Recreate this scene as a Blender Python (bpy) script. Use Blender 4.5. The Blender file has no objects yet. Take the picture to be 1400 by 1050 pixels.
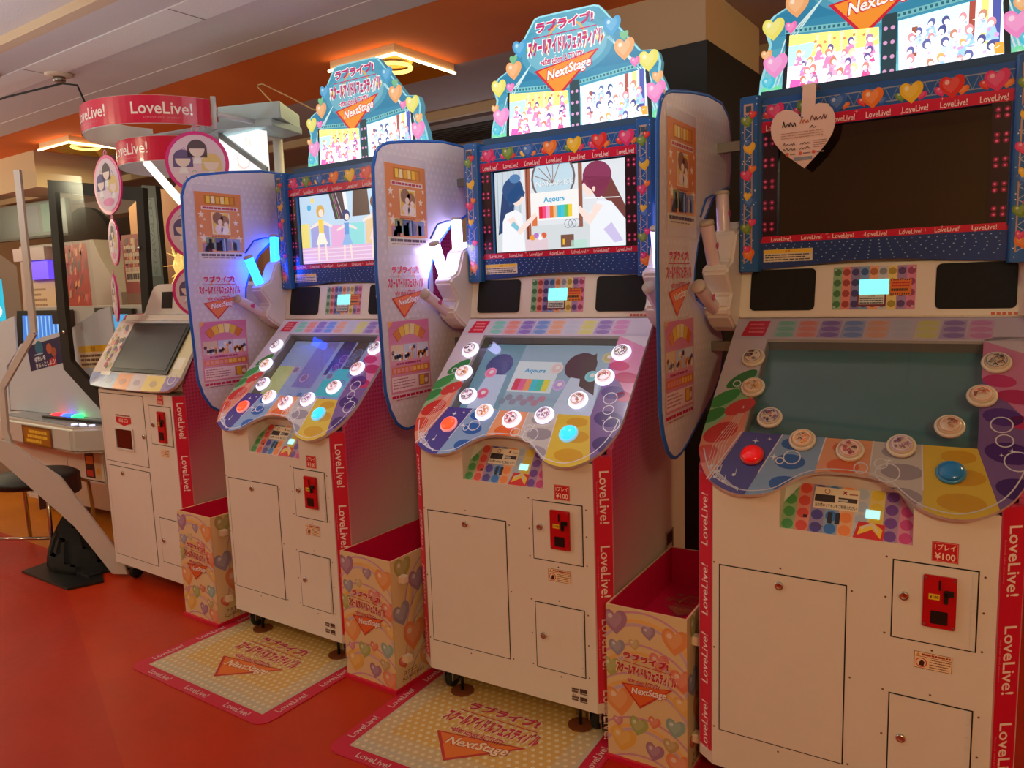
import bpy, bmesh, math, random
from mathutils import Vector, Matrix
from mathutils.geometry import tessellate_polygon

scene = bpy.context.scene
COL = scene.collection
rnd = random.Random(7)

# ------------------------------------------------------------------ camera
F_PX = 1045.1
yaw, pit, rol = 0.5397, 0.1291, -0.0333
cd = Vector((-math.sin(yaw) * math.cos(pit), math.cos(yaw) * math.cos(pit), -math.sin(pit)))
cr = Vector((math.cos(yaw), math.sin(yaw), 0))
cu = cr.cross(cd)
r2 = cr * math.cos(rol) + cu * math.sin(rol)
u2 = cu * math.cos(rol) - cr * math.sin(rol)
cam_data = bpy.data.cameras.new('camera')
cam_data.sensor_width = 36.0
cam_data.lens = F_PX * 36.0 / 1400.0
cam_data.clip_start = 0.05
cam = bpy.data.objects.new('camera', cam_data)
COL.objects.link(cam)
cam.matrix_world = Matrix(((r2.x, u2.x, -cd.x, 1.2672), (r2.y, u2.y, -cd.y, -2.0546),
                           (r2.z, u2.z, -cd.z, 1.45), (0, 0, 0, 1)))
scene.camera = cam

# ------------------------------------------------------------------ world, exposure, lamps
scene.view_settings.view_transform = 'Standard'
scene.view_settings.look = 'None'
scene.view_settings.gamma = 1.0
scene.view_settings.use_curve_mapping = False
scene.view_settings.exposure = 0.0
world = bpy.data.worlds.new('world')
scene.world = world
world.use_nodes = True
world.node_tree.nodes['Background'].inputs[0].default_value = (0.6, 0.5, 0.45, 1)
world.node_tree.nodes['Background'].inputs[1].default_value = 0.03
ROOM_A = -0.0716
RC, RS = math.cos(ROOM_A), math.sin(ROOM_A)


def RP(x, y, z=0.0):
    return Vector((RC * x - RS * y, RS * x + RC * y, z))


def lamp(name, loc, size, energy, color, rot=(0, 0, 0)):
    ld = bpy.data.lights.new(name, 'AREA')
    ld.shape = 'RECTANGLE'
    ld.size, ld.size_y = size
    ld.energy = energy
    ld.color = color
    o = bpy.data.objects.new(name, ld)
    COL.objects.link(o)
    o.location = loc
    o.rotation_euler = rot
    return o


WARM = (1.0, 0.86, 0.41)
SOFT = (1.0, 0.91, 0.58)


def fill_point(loc, energy, color, r=0.16):
    ld = bpy.data.lights.new('hall_fill_light', 'POINT')  # unseen point light added to brighten hall, ceiling and pillar
    ld.energy = energy
    ld.color = color
    ld.shadow_soft_size = r
    o = bpy.data.objects.new('hall_fill_light', ld)
    COL.objects.link(o)
    o.location = loc


lamp('ceiling_lamp_glow', RP(-1.64, 1.345, 2.60), (0.42, 0.42), 9, WARM, (0, 0, ROOM_A))
lamp('ceiling_lamp_glow', RP(-5.05, 1.345, 2.60), (0.42, 0.42), 9, WARM, (0, 0, ROOM_A))
lamp('ceiling_lamp_glow', RP(-5.0, 3.9, 2.60), (0.42, 0.42), 14, SOFT, (0, 0, ROOM_A))
lamp('ceiling_lamp_glow', RP(1.6, 3.4, 2.60), (0.42, 0.42), 8, SOFT, (0, 0, ROOM_A))
fill_point(RP(-3.0, -2.6, 2.36), 55, SOFT)
fill_point(RP(2.7, -3.2, 2.36), 90, WARM)
fill_point(RP(-0.15, -0.1, 2.52), 6, (.92, .97, 1.0), .08)
fill_point(RP(2.7, 1.3, 2.3), 34, WARM)
fill_point(RP(-6.6, -1.4, 2.36), 84, SOFT)
fill_point(RP(-8.0, .1, 2.3), 56, SOFT)
COOL = (.76, .92, 1.0)
for x_, y_, p_ in ((-2.4, -1.4, 20), (-5.0, -1.3, 20), (0.2, -1.0, 9), (-2.0, 2.9, 4)):      # added unseen up-facing fills that cool the ceiling, last one behind the row
    lamp('ceiling_fill_light', RP(x_, y_, 1.62), (.5, .5), p_, COOL, (math.pi, 0, ROOM_A))
scene.cycles.use_denoising = True
scene.cycles.max_bounces = 8
scene.cycles.sample_clamp_indirect = 4.0

# ------------------------------------------------------------------ colour + materials


def lin(c):
    if isinstance(c, str):
        c = c.lstrip('#')
        c = tuple(int(c[i:i + 2], 16) for i in (0, 2, 4))
    out = []
    for v in c[:3]:
        v = v / 255.0
        out.append(v / 12.92 if v <= 0.04045 else ((v + 0.055) / 1.055) ** 2.4)
    return tuple(out)


MATS = {}


def mat(name, col=(200, 200, 200), rough=0.5, metal=0.0, emit=0.0, ecol=None, coat=0.0, bump=0.0, scale=60, vary=0.0, sampling=None):
    if name in MATS:
        return MATS[name]
    m = bpy.data.materials.new(name)
    m.use_nodes = True
    nt = m.node_tree
    b = nt.nodes['Principled BSDF']
    c = lin(col)
    b.inputs['Base Color'].default_value = (*c, 1)
    b.inputs['Roughness'].default_value = rough
    b.inputs['Metallic'].default_value = metal
    b.inputs['Coat Weight'].default_value = coat
    if emit:
        b.inputs['Emission Color'].default_value = (*lin(ecol or col), 1)
        b.inputs['Emission Strength'].default_value = emit
    if vary or bump:
        tc = nt.nodes.new('ShaderNodeTexCoord')
        nz = nt.nodes.new('ShaderNodeTexNoise')
        nz.inputs['Scale'].default_value = scale
        nz.inputs['Detail'].default_value = 4
        nt.links.new(tc.outputs['Object'], nz.inputs['Vector'])
        if vary:
            mx = nt.nodes.new('ShaderNodeMix')
            mx.data_type = 'RGBA'
            mx.inputs[6].default_value = (*[v * (1 - vary) for v in c], 1)
            mx.inputs[7].default_value = (*[min(1, v * (1 + vary)) for v in c], 1)
            nt.links.new(nz.outputs['Fac'], mx.inputs[0])
            nt.links.new(mx.outputs[2], b.inputs['Base Color'])
        if bump:
            bp = nt.nodes.new('ShaderNodeBump')
            bp.inputs['Strength'].default_value = bump
            bp.inputs['Distance'].default_value = 0.002
            nt.links.new(nz.outputs['Fac'], bp.inputs['Height'])
            nt.links.new(bp.outputs['Normal'], b.inputs['Normal'])
    if sampling:
        m.cycles.emission_sampling = sampling
    MATS[name] = m
    return m


def print_mat(name, rough=0.45, emit=0.0, coat=0.0, base=1.0, sampling='AUTO'):
    """ink taken from the mesh's own colour attribute; back-lit when emit > 0"""
    if name in MATS:
        return MATS[name]
    m = bpy.data.materials.new(name)
    m.use_nodes = True
    nt = m.node_tree
    b = nt.nodes['Principled BSDF']
    at = nt.nodes.new('ShaderNodeAttribute')
    at.attribute_name = 'Col'
    if base == 1.0:
        nt.links.new(at.outputs['Color'], b.inputs['Base Color'])
    else:
        mx = nt.nodes.new('ShaderNodeMix')
        mx.data_type = 'RGBA'
        mx.inputs[0].default_value = base
        mx.inputs[6].default_value = (0, 0, 0, 1)
        nt.links.new(at.outputs['Color'], mx.inputs[7])
        nt.links.new(mx.outputs[2], b.inputs['Base Color'])
    b.inputs['Roughness'].default_value = rough
    b.inputs['Coat Weight'].default_value = coat
    if emit:
        nt.links.new(at.outputs['Color'], b.inputs['Emission Color'])
        b.inputs['Emission Strength'].default_value = emit
        m.cycles.emission_sampling = sampling
    MATS[name] = m
    return m


def clear_mat(name, tint=(1, 1, 1), gloss=0.08, rough=0.03):
    if name in MATS:
        return MATS[name]
    m = bpy.data.materials.new(name)
    m.use_nodes = True
    nt = m.node_tree
    nt.nodes.remove(nt.nodes['Principled BSDF'])
    out = nt.nodes['Material Output']
    tr = nt.nodes.new('ShaderNodeBsdfTransparent')
    tr.inputs[0].default_value = (*tint, 1)
    gl = nt.nodes.new('ShaderNodeBsdfGlossy')
    gl.inputs['Roughness'].default_value = rough
    lw = nt.nodes.new('ShaderNodeLayerWeight')
    pw = nt.nodes.new('ShaderNodeMath')
    pw.operation = 'POWER'
    pw.inputs[1].default_value = 5.0
    nt.links.new(lw.outputs['Facing'], pw.inputs[0])
    ml = nt.nodes.new('ShaderNodeMath')
    ml.operation = 'MULTIPLY_ADD'
    ml.inputs[1].default_value = 0.8
    ml.inputs[2].default_value = gloss
    mx = nt.nodes.new('ShaderNodeMixShader')
    nt.links.new(pw.outputs[0], ml.inputs[0])
    nt.links.new(ml.outputs[0], mx.inputs[0])
    nt.links.new(tr.outputs[0], mx.inputs[1])
    nt.links.new(gl.outputs[0], mx.inputs[2])
    nt.links.new(mx.outputs[0], out.inputs[0])
    MATS[name] = m
    return m


WHITE = mat('white_enamel', (226, 216, 208), 0.42, vary=0.03, scale=9)
WHITE2 = mat('white_plastic', (222, 216, 214), 0.4)
GAP = mat('dark_gap', (28, 20, 16), 0.9)
BLACK = mat('black_plastic', (14, 14, 15), 0.45)
GRILLE = mat('speaker_mesh', (16, 14, 15), 0.8, bump=0.8, scale=700)
CHROME = mat('chrome', (205, 200, 195), 0.18, 1.0)
STEEL = mat('steel', (150, 145, 140), 0.35, 1.0)
CRIMSON = mat('crimson_vinyl', (206, 22, 58), 0.45)
COINRED = mat('coin_red', (190, 8, 22), 0.35)
BLUE = mat('blue_vinyl', (28, 92, 160), 0.35)
BLUE_TRIM = mat('blue_trim', (20, 96, 190), 0.35)
RUBBER = mat('rubber', (22, 20, 20), 0.8)
PRINT = print_mat('printed_vinyl', 0.42)
PRINT_G = print_mat('printed_under_acrylic', 0.22, coat=0.25)
PRINT_M = print_mat('printed_card', 0.6, base=0.84)
DECK_DIM = print_mat('deck_print_dimmed', 0.2, coat=0.25, base=0.66)  # deck ink darkened to stand for the weaker light on the switched-off cabinet
GLOW1 = print_mat('backlit_sign', 0.4, 0.74, base=0.5)
GLOW2 = print_mat('backlit_picture', 0.4, 1.5, base=0.4)
LCD = print_mat('lcd_picture', 0.25, 0.95, base=0.15)
LCD_LOW = print_mat('lcd_dim', 0.3, 0.5, base=0.3)
CLEAR = clear_mat('clear_acrylic', (1, 1, 1), .05, .04)
CLEAR2 = clear_mat('clear_panel', (0.97, 0.98, 0.98), 0.012, 0.12)

# ------------------------------------------------------------------ mesh helpers


def link(name, me, parent=None, material=None):
    o = bpy.data.objects.new(name, me)
    COL.objects.link(o)
    if parent is not None:
        o.parent = parent
    return o


class MB:
    def __init__(s):
        s.v, s.f, s.sm = [], [], []

    def poly(s, pts, smooth=False):
        i = len(s.v)
        s.v += [tuple(p) for p in pts]
        s.f.append(tuple(range(i, i + len(pts))))
        s.sm.append(smooth)

    def box(s, x0, x1, y0, y1, z0, z1):
        return s.prism([(x0, y0), (x1, y0), (x1, y1), (x0, y1)], z0, z1)

    def prism(s, poly, a, b, fn=None, holes=()):
        """extrude a 2-D polygon from a to b; fn(u, v, h) -> 3-D (default: u=x, v=y, h=z)"""
        fn = fn or (lambda u, v, h: (u, v, h))
        loops = [list(poly)] + [list(h) for h in holes]
        flat = [p for l in loops for p in l]
        tris = tessellate_polygon([[Vector((p[0], p[1], 0)) for p in l] for l in loops])
        i = len(s.v)
        n = len(flat)
        s.v += [tuple(fn(p[0], p[1], a)) for p in flat] + [tuple(fn(p[0], p[1], b)) for p in flat]
        if len(loops) == 1 and n <= 4:
            s.f.append(tuple(i + k for k in reversed(range(n))))
            s.f.append(tuple(i + n + k for k in range(n)))
            s.sm += [False, False]
        else:
            for t in tris:
                s.f.append((i + t[0], i + t[1], i + t[2]))
                s.f.append((i + n + t[0], i + n + t[2], i + n + t[1]))
                s.sm += [False, False]
        k0 = 0
        for l in loops:
            m = len(l)
            for k in range(m):
                a0, b0 = i + k0 + k, i + k0 + (k + 1) % m
                s.f.append((a0, b0, b0 + n, a0 + n))
                s.sm.append(False)
            k0 += m
        return s

    def lathe(s, prof, c=(0, 0, 0), axis=(0, 0, 1), n=20, smooth=True):
        ax = Vector(axis).normalized()
        t = Vector((1, 0, 0)) if abs(ax.x) < 0.9 else Vector((0, 1, 0))
        a = ax.cross(t).normalized()
        b = ax.cross(a)
        c = Vector(c)
        i = len(s.v)
        for r, h in prof:
            for k in range(n):
                th = 2 * math.pi * k / n
                s.v.append(tuple(c + ax * h + (a * math.cos(th) + b * math.sin(th)) * r))
        for j in range(len(prof) - 1):
            for k in range(n):
                k2 = (k + 1) % n
                s.f.append((i + j * n + k, i + j * n + k2, i + (j + 1) * n + k2, i + (j + 1) * n + k))
                s.sm.append(smooth)
        for j, rev in ((0, True), (len(prof) - 1, False)):
            if prof[j][0] > 1e-5:
                ids = [i + j * n + k for k in range(n)]
                s.f.append(tuple(reversed(ids)) if rev else tuple(ids))
                s.sm.append(False)
        return s

    def tube(s, pts, r, n=8, closed=False):
        pts = [Vector(p) for p in pts]
        m = len(pts)
        i = len(s.v)
        prev = None
        for j, p in enumerate(pts):
            a = pts[(j + 1) % m] if (closed or j < m - 1) else p
            b = pts[j - 1] if (closed or j > 0) else p
            d = (a - b).normalized()
            if prev is None:
                t = Vector((0, 0, 1)) if abs(d.z) < 0.9 else Vector((1, 0, 0))
                x = d.cross(t).normalized()
            else:
                x = (prev - d * prev.dot(d)).normalized()
            prev = x
            y = d.cross(x)
            for k in range(n):
                th = 2 * math.pi * k / n
                s.v.append(tuple(p + (x * math.cos(th) + y * math.sin(th)) * r))
        for j in range(m if closed else m - 1):
            j2 = (j + 1) % m
            for k in range(n):
                k2 = (k + 1) % n
                s.f.append((i + j * n + k, i + j * n + k2, i + j2 * n + k2, i + j2 * n + k))
                s.sm.append(True)
        if not closed:
            s.f.append(tuple(i + k for k in reversed(range(n))))
            s.f.append(tuple(i + (m - 1) * n + k for k in range(n)))
            s.sm += [False, False]
        return s

    def mesh(s, name, material, bevel=0.0, seg=2):
        me = bpy.data.meshes.new(name)
        me.from_pydata(s.v, [], s.f)
        bm = bmesh.new()
        bm.from_mesh(me)
        for f, k in zip(bm.faces, s.sm):
            f.smooth = k
        bmesh.ops.recalc_face_normals(bm, faces=bm.faces)
        if bevel:
            bmesh.ops.remove_doubles(bm, verts=bm.verts, dist=1e-6)
            bmesh.ops.dissolve_limit(bm, angle_limit=0.01, verts=bm.verts, edges=bm.edges)
            es = [e for e in bm.edges if len(e.link_faces) == 2 and e.calc_face_angle(0) > 0.5]
            bmesh.ops.bevel(bm, geom=es, offset=bevel, segments=seg, affect='EDGES', clamp_overlap=True)
        bm.to_mesh(me)
        bm.free()
        me.materials.append(material)
        return me

    def build(s, name, material, parent=None, bevel=0.0, seg=2):
        return link(name, s.mesh(name, material, bevel, seg), parent)


def plane_map(o, U, V):
    o, U, V = Vector(o), Vector(U).normalized(), Vector(V).normalized()
    N = U.cross(V)
    return lambda u, v, h: o + U * u + V * v + N * h


def front_map(y, x=0, z=0):
    return plane_map((x, y, z), (1, 0, 0), (0, 0, 1))


TEXTS = {}


def text_mesh(s, bold=0.0):
    key = (s, bold)
    if key in TEXTS:
        return TEXTS[key]
    cu_ = bpy.data.curves.new('lettering', 'FONT')
    cu_.body = s
    cu_.size = 1.0
    cu_.offset = bold
    cu_.resolution_u = 2
    cu_.fill_mode = 'FRONT'
    ob = bpy.data.objects.new('lettering', cu_)
    COL.objects.link(ob)
    dg = bpy.context.evaluated_depsgraph_get()
    me = ob.evaluated_get(dg).to_mesh()
    V = [(v.co.x, v.co.y) for v in me.vertices]
    P = [tuple(p.vertices) for p in me.polygons]
    ob.evaluated_get(dg).to_mesh_clear()
    bpy.data.objects.remove(ob)
    bpy.data.curves.remove(cu_)
    if not V:
        V, P = [(0, 0), (1, 0), (1, 1)], []
    x0 = min(v[0] for v in V)
    x1 = max(v[0] for v in V)
    y0 = min(v[1] for v in V)
    y1 = max(v[1] for v in V)
    TEXTS[key] = (V, P, x0, x1, y0, y1)
    return TEXTS[key]


def clip_convex(sub, clip):
    """Sutherland-Hodgman: keep the part of sub inside the convex polygon clip"""
    area = sum(clip[i][0] * clip[(i + 1) % len(clip)][1] - clip[(i + 1) % len(clip)][0] * clip[i][1] for i in range(len(clip)))
    if area < 0:
        clip = list(reversed(clip))
    out = list(sub)
    for i in range(len(clip)):
        a, b = clip[i], clip[(i + 1) % len(clip)]
        ins = lambda p: (b[0] - a[0]) * (p[1] - a[1]) - (b[1] - a[1]) * (p[0] - a[0]) >= -1e-9
        cur, out = out, []
        for j in range(len(cur)):
            p, q_ = cur[j - 1], cur[j]
            ip, iq = ins(p), ins(q_)
            if ip != iq:
                d1 = (b[0] - a[0]) * (p[1] - a[1]) - (b[1] - a[1]) * (p[0] - a[0])
                d2 = (b[0] - a[0]) * (q_[1] - a[1]) - (b[1] - a[1]) * (q_[0] - a[0])
                t = d1 / (d1 - d2)
                out.append((p[0] + (q_[0] - p[0]) * t, p[1] + (q_[1] - p[1]) * t))
            if iq:
                out.append(q_)
        if not out:
            return []
    return out


def ell(cx, cy, rx, ry=None, n=20, rot=0.0, a0=0, a1=360):
    ry = rx if ry is None else ry
    pts = []
    full = abs(a1 - a0) >= 360
    for k in range(n if full else n + 1):
        t = math.radians(a0 + (a1 - a0) * k / n)
        x, y = rx * math.cos(t), ry * math.sin(t)
        pts.append((cx + x * math.cos(rot) - y * math.sin(rot), cy + x * math.sin(rot) + y * math.cos(rot)))
    return pts


HEART = [(0, .27), (.07, .375), (.16, .44), (.26, .465), (.37, .435), (.45, .35), (.49, .23), (.485, .10), (.44, -.03), (.36, -.15), (.25, -.27), (.12, -.39), (0, -.50)]
HEART = HEART + [(-x, y) for x, y in reversed(HEART[1:-1])]


def heart_pts(cx, cy, s, rot=0.0, n=22):
    """a plump heart"""
    c, q = math.cos(rot), math.sin(rot)
    return [(cx + (x * c - y * q) * s, cy + (x * q + y * c) * s) for x, y in HEART]


def mixc(a, b, t):
    a = a if not isinstance(a, str) else tuple(int(a.lstrip('#')[i:i + 2], 16) for i in (0, 2, 4))
    b = b if not isinstance(b, str) else tuple(int(b.lstrip('#')[i:i + 2], 16) for i in (0, 2, 4))
    return tuple(a[i] + (b[i] - a[i]) * t for i in range(3))


class Art:
    """flat print: coloured polygons in layers, laid on a surface by a mapping (u, v, h) -> 3-D"""

    def __init__(s, dh=0.00025):
        s.v, s.f, s.c, s.dh, s.clipto = [], [], [], dh, None

    def tri(s, pts, tris, col, layer):
        i = len(s.v)
        s.v += [(p[0], p[1], layer) for p in pts]
        c = lin(col)
        for t in tris:
            s.f.append(tuple(i + k for k in t))
            s.c.append(c)

    def poly(s, pts, col, layer=1):
        if s.clipto:
            pts = clip_convex(pts, s.clipto)
        if len(pts) < 3:
            return
        if len(pts) <= 4:
            s.tri(pts, [tuple(range(len(pts)))], col, layer)
        else:
            s.tri(pts, tessellate_polygon([[Vector((p[0], p[1], 0)) for p in pts]]), col, layer)

    def rect(s, x0, y0, x1, y1, col, layer=1):
        s.poly([(x0, y0), (x1, y0), (x1, y1), (x0, y1)], col, layer)

    def grad(s, x0, y0, x1, y1, c0, c1, layer=1, n=8, vert=True):
        for k in range(n):
            a, b = k / n, (k + 1) / n
            c = mixc(c0, c1, (a + b) / 2)
            if vert:
                s.rect(x0, y0 + (y1 - y0) * a, x1, y0 + (y1 - y0) * b, c, layer)
            else:
                s.rect(x0 + (x1 - x0) * a, y0, x0 + (x1 - x0) * b, y1, c, layer)

    def circle(s, cx, cy, r, col, layer=2, n=16, ry=None, rot=0):
        s.poly(ell(cx, cy, r, ry, n, rot), col, layer)

    def ring(s, cx, cy, r, w, col, layer=3, n=28, a0=0, a1=360, ry=None):
        k = (r - w) / r
        o, i = ell(cx, cy, r, ry, n, 0, a0, a1), ell(cx, cy, r - w, (ry * k if ry else None), n, 0, a0, a1)
        m = len(o)
        for j in range(m if abs(a1 - a0) >= 360 else m - 1):
            j2 = (j + 1) % m
            s.poly([o[j], o[j2], i[j2], i[j]], col, layer)

    def line(s, pts, w, col, layer=3):
        for a, b in zip(pts[:-1], pts[1:]):
            dx, dy = b[0] - a[0], b[1] - a[1]
            l = math.hypot(dx, dy) or 1
            nx, ny = -dy / l * w / 2, dx / l * w / 2
            s.poly([(a[0] - nx, a[1] - ny), (b[0] - nx, b[1] - ny), (b[0] + nx, b[1] + ny), (a[0] + nx, a[1] + ny)], col, layer)

    def heart(s, cx, cy, sz, col, layer=3, rot=0.0, shine=True):
        s.poly(heart_pts(cx, cy, sz, rot), col, layer)
        if shine:
            s.poly(heart_pts(cx - sz * .05, cy + sz * .06, sz * .66, rot, 16), mixc(col, (255, 255, 255), .18), layer + 1)
            s.circle(cx - sz * .2, cy + sz * .2, sz * .1, mixc(col, (255, 255, 255), .65), layer + 2, 8)

    def star(s, cx, cy, r, col, layer=3, n=5, k=.45, rot=0.0):
        s.poly([(cx + (r if j % 2 == 0 else r * k) * math.sin(math.pi * j / n + rot), cy + (r if j % 2 == 0 else r * k) * math.cos(math.pi * j / n + rot)) for j in range(2 * n)], col, layer)

    def text(s, t, x, y, h, col, layer=4, w=None, rot=0.0, bold=0.0, shear=0.0, slope=0.0, align='c'):
        """h: height of the lettering, w: fitted width; (x, y): its centre (or left/right end)"""
        V, P, x0, x1, y0, y1 = text_mesh(t, bold)
        sy = h / max(y1 - y0, 1e-6)
        sx = (w / max(x1 - x0, 1e-6)) if w else sy
        cx, cy = (x0 + x1) / 2, (y0 + y1) / 2
        if align == 'l':
            cx = x0
        elif align == 'r':
            cx = x1
        pts = []
        for a, b in V:
            px, py = (a - cx) * sx, (b - cy) * sy
            px, py = px + shear * py, py + slope * px
            pts.append((x + px * math.cos(rot) - py * math.sin(rot), y + px * math.sin(rot) + py * math.cos(rot)))
        s.tri(pts, P, col, layer)

    def bars(s, x0, y0, x1, y1, n, col, layer=4, seed=1, fill=.55):
        """print too small to read"""
        r = random.Random(seed)
        st = (y1 - y0) / n
        for k in range(n):
            x = x0
            yy = y1 - st * (k + .5)
            end = x1 - (x1 - x0) * r.choice((0, 0, .1, .3))
            while x < end - 1e-6:
                l = min((x1 - x0) * r.uniform(.05, .16), end - x)
                s.rect(x, yy - st * fill / 2, x + l * .86, yy + st * fill / 2, col, layer)
                x += l

    def build(s, name, fn, material, parent=None, h0=0.0008):
        me = bpy.data.meshes.new(name)
        me.from_pydata([tuple(fn(a, b, h0 + l * s.dh)) for a, b, l in s.v], [], s.f)
        at = me.attributes.new('Col', 'FLOAT_COLOR', 'CORNER')
        cols = []
        for p in me.polygons:
            c = s.c[p.index]
            for _ in range(p.loop_total):
                cols += [c[0], c[1], c[2], 1.0]
        at.data.foreach_set('color', cols)
        me.materials.append(material)
        return link(name, me, parent)


def thing(name, label, cat, loc=(0, 0, 0), rz=0.0, group=None):
    o = bpy.data.objects.new(name, None)
    COL.objects.link(o)
    o.location = loc
    o.rotation_euler = (0, 0, rz)
    o.empty_display_size = 0.1
    o['label'], o['category'] = label, cat
    if group:
        o['group'] = group
    return o


def tag(o, label, cat, group=None):
    o['label'], o['category'] = label, cat
    if group:
        o['group'] = group
    return o


def struct(o):
    o['kind'] = 'structure'
    return o


MAG = (200, 28, 96)


def logo(a, cx, cy, w, layer=5, slope=0.0, main=MAG, edge=(255, 255, 255), tri=(245, 150, 50), tri_edge=(205, 30, 60), last=(255, 255, 255)):
    """the four-line game logo, w wide"""
    def put(t, x, y, h, ww, c, e, b=.03, be=.07, sh=0.0):
        yy = cy + y * w + slope * x * w
        if e is not None:
            a.text(t, cx + x * w, yy, h * w * 1.16, e, layer, ww * w * 1.04, bold=be, slope=slope, shear=sh)
        a.text(t, cx + x * w, yy, h * w, c, layer + 1, ww * w, bold=b, slope=slope, shear=sh)
    P = lambda x, y: (cx + x * w, cy + y * w + slope * x * w)
    a.ring(cx + .02 * w, cy + .20 * w, .27 * w, .022 * w, (240, 170, 60), layer - 1, 28, -20, 200)
    put('ラブライブ!', 0, .445, .13, .76, main, edge, .055, .11)
    a.line([P(-.42, .335), P(.42, .335)], .012 * w, main, layer)
    put('スクールアイドルフェスティバル', 0, .215, .19, 1.0, main, edge, .06, .12)
    put('~after school ACTIVITY~', -.03, .045, .085, .6, main, edge, .03, .07)
    a.poly([P(-.42, -.05), P(.45, .08), P(-.10, -.40)], tri_edge, layer)
    a.poly([P(-.37, -.06), P(.39, .055), P(-.10, -.36)], tri, layer + 1)
    a.text('NextStage', cx + .05 * w, cy - .10 * w + slope * .05 * w, .175 * w, tri_edge, layer + 2, .60 * w, bold=.045, slope=slope + .15, shear=.12)
    a.text('NextStage', cx + .05 * w, cy - .10 * w + slope * .05 * w, .15 * w, last, layer + 3, .58 * w, bold=.02, slope=slope + .15, shear=.12)


def ll(a, x, y, h, w, col=(255, 235, 235), layer=4, rot=0.0, sub=True):
    a.text('LoveLive!', x, y, h, col, layer, w, rot=rot, bold=.011)
    if sub:
        dx, dy = math.sin(rot) * h * .78, -math.cos(rot) * h * .78
        a.text('School idol project', x + dx, y + dy, h * .17, mixc(col, (210, 40, 70), .45), layer, w * .62, rot=rot)


RAIN = [(70, 150, 80), (215, 70, 60), (70, 60, 150), (50, 110, 190), (235, 130, 60), (170, 180, 200), (225, 190, 50), (110, 60, 150), (200, 60, 130)]


def rainbow_strips(a, x0, x1, y0, y1, rows, layer=1, pale=.45, dark=0.0, clip=True):
    n = len(RAIN)
    cw = (x1 - x0) / n
    for k, c in enumerate(RAIN):
        a.rect(x0 + cw * k, y0, x0 + cw * (k + 1), y1, mixc(c, (235, 225, 228), pale), layer)
        for j in range(rows):
            yy = y0 + (y1 - y0) * (j + .5) / rows
            a.circle(x0 + cw * (k + .5), yy, cw * .43, mixc(mixc(c, (235, 225, 228), .08), (0, 0, 0), dark), layer + 1, 12, ry=min(cw * .43, (y1 - y0) / rows * .46))


def doll(a, x, y, h, hair, dress, layer, r):
    """a plain little figure: skirt, trunk, hair with a pale spot under it"""
    a.poly([(x - .26 * h, y), (x + .26 * h, y), (x + .11 * h, y + .5 * h), (x - .11 * h, y + .5 * h)], dress, layer)
    for _ in range(3):
        a.circle(x + r.uniform(-.18, .18) * h, y + r.uniform(.05, .45) * h, r.uniform(.05, .1) * h, mixc(dress, r.choice([(255, 255, 255), (255, 255, 255), (226, 120, 170), (130, 150, 220)]), .6), layer + 1, 7)
    s_ = r.choice((-1, 1))
    a.poly([(x, y + .45 * h), (x + s_ * .34 * h, y + r.uniform(.5, .85) * h), (x + s_ * .27 * h, y + .55 * h)], (252, 232, 222), layer + 1)
    a.poly(ell(x, y + .66 * h, .15 * h, .19 * h, 12, r.uniform(-.3, .3)), hair, layer + 1)
    a.poly(ell(x + s_ * .03 * h, y + .60 * h, .10 * h, .11 * h, 9), (255, 236, 226), layer + 2)


def crowd(a, x0, y0, x1, y1, hairs, dresses, n, seed, layer=2, size=.42):
    r = random.Random(seed)
    H = (y1 - y0)
    for row in range(4):
        m = n // 4 + (row % 2)
        for k in range(m):
            h = H * size * r.uniform(.85, 1.15)
            x = x0 + (x1 - x0) * (k + .5 + r.uniform(-.3, .3)) / m
            y = min(y0 + H * (.56 - .19 * row + r.uniform(-.06, .06)), y1 - h)
            doll(a, x, y, h, r.choice(hairs), r.choice(dresses), layer + row * 3, r)


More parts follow.
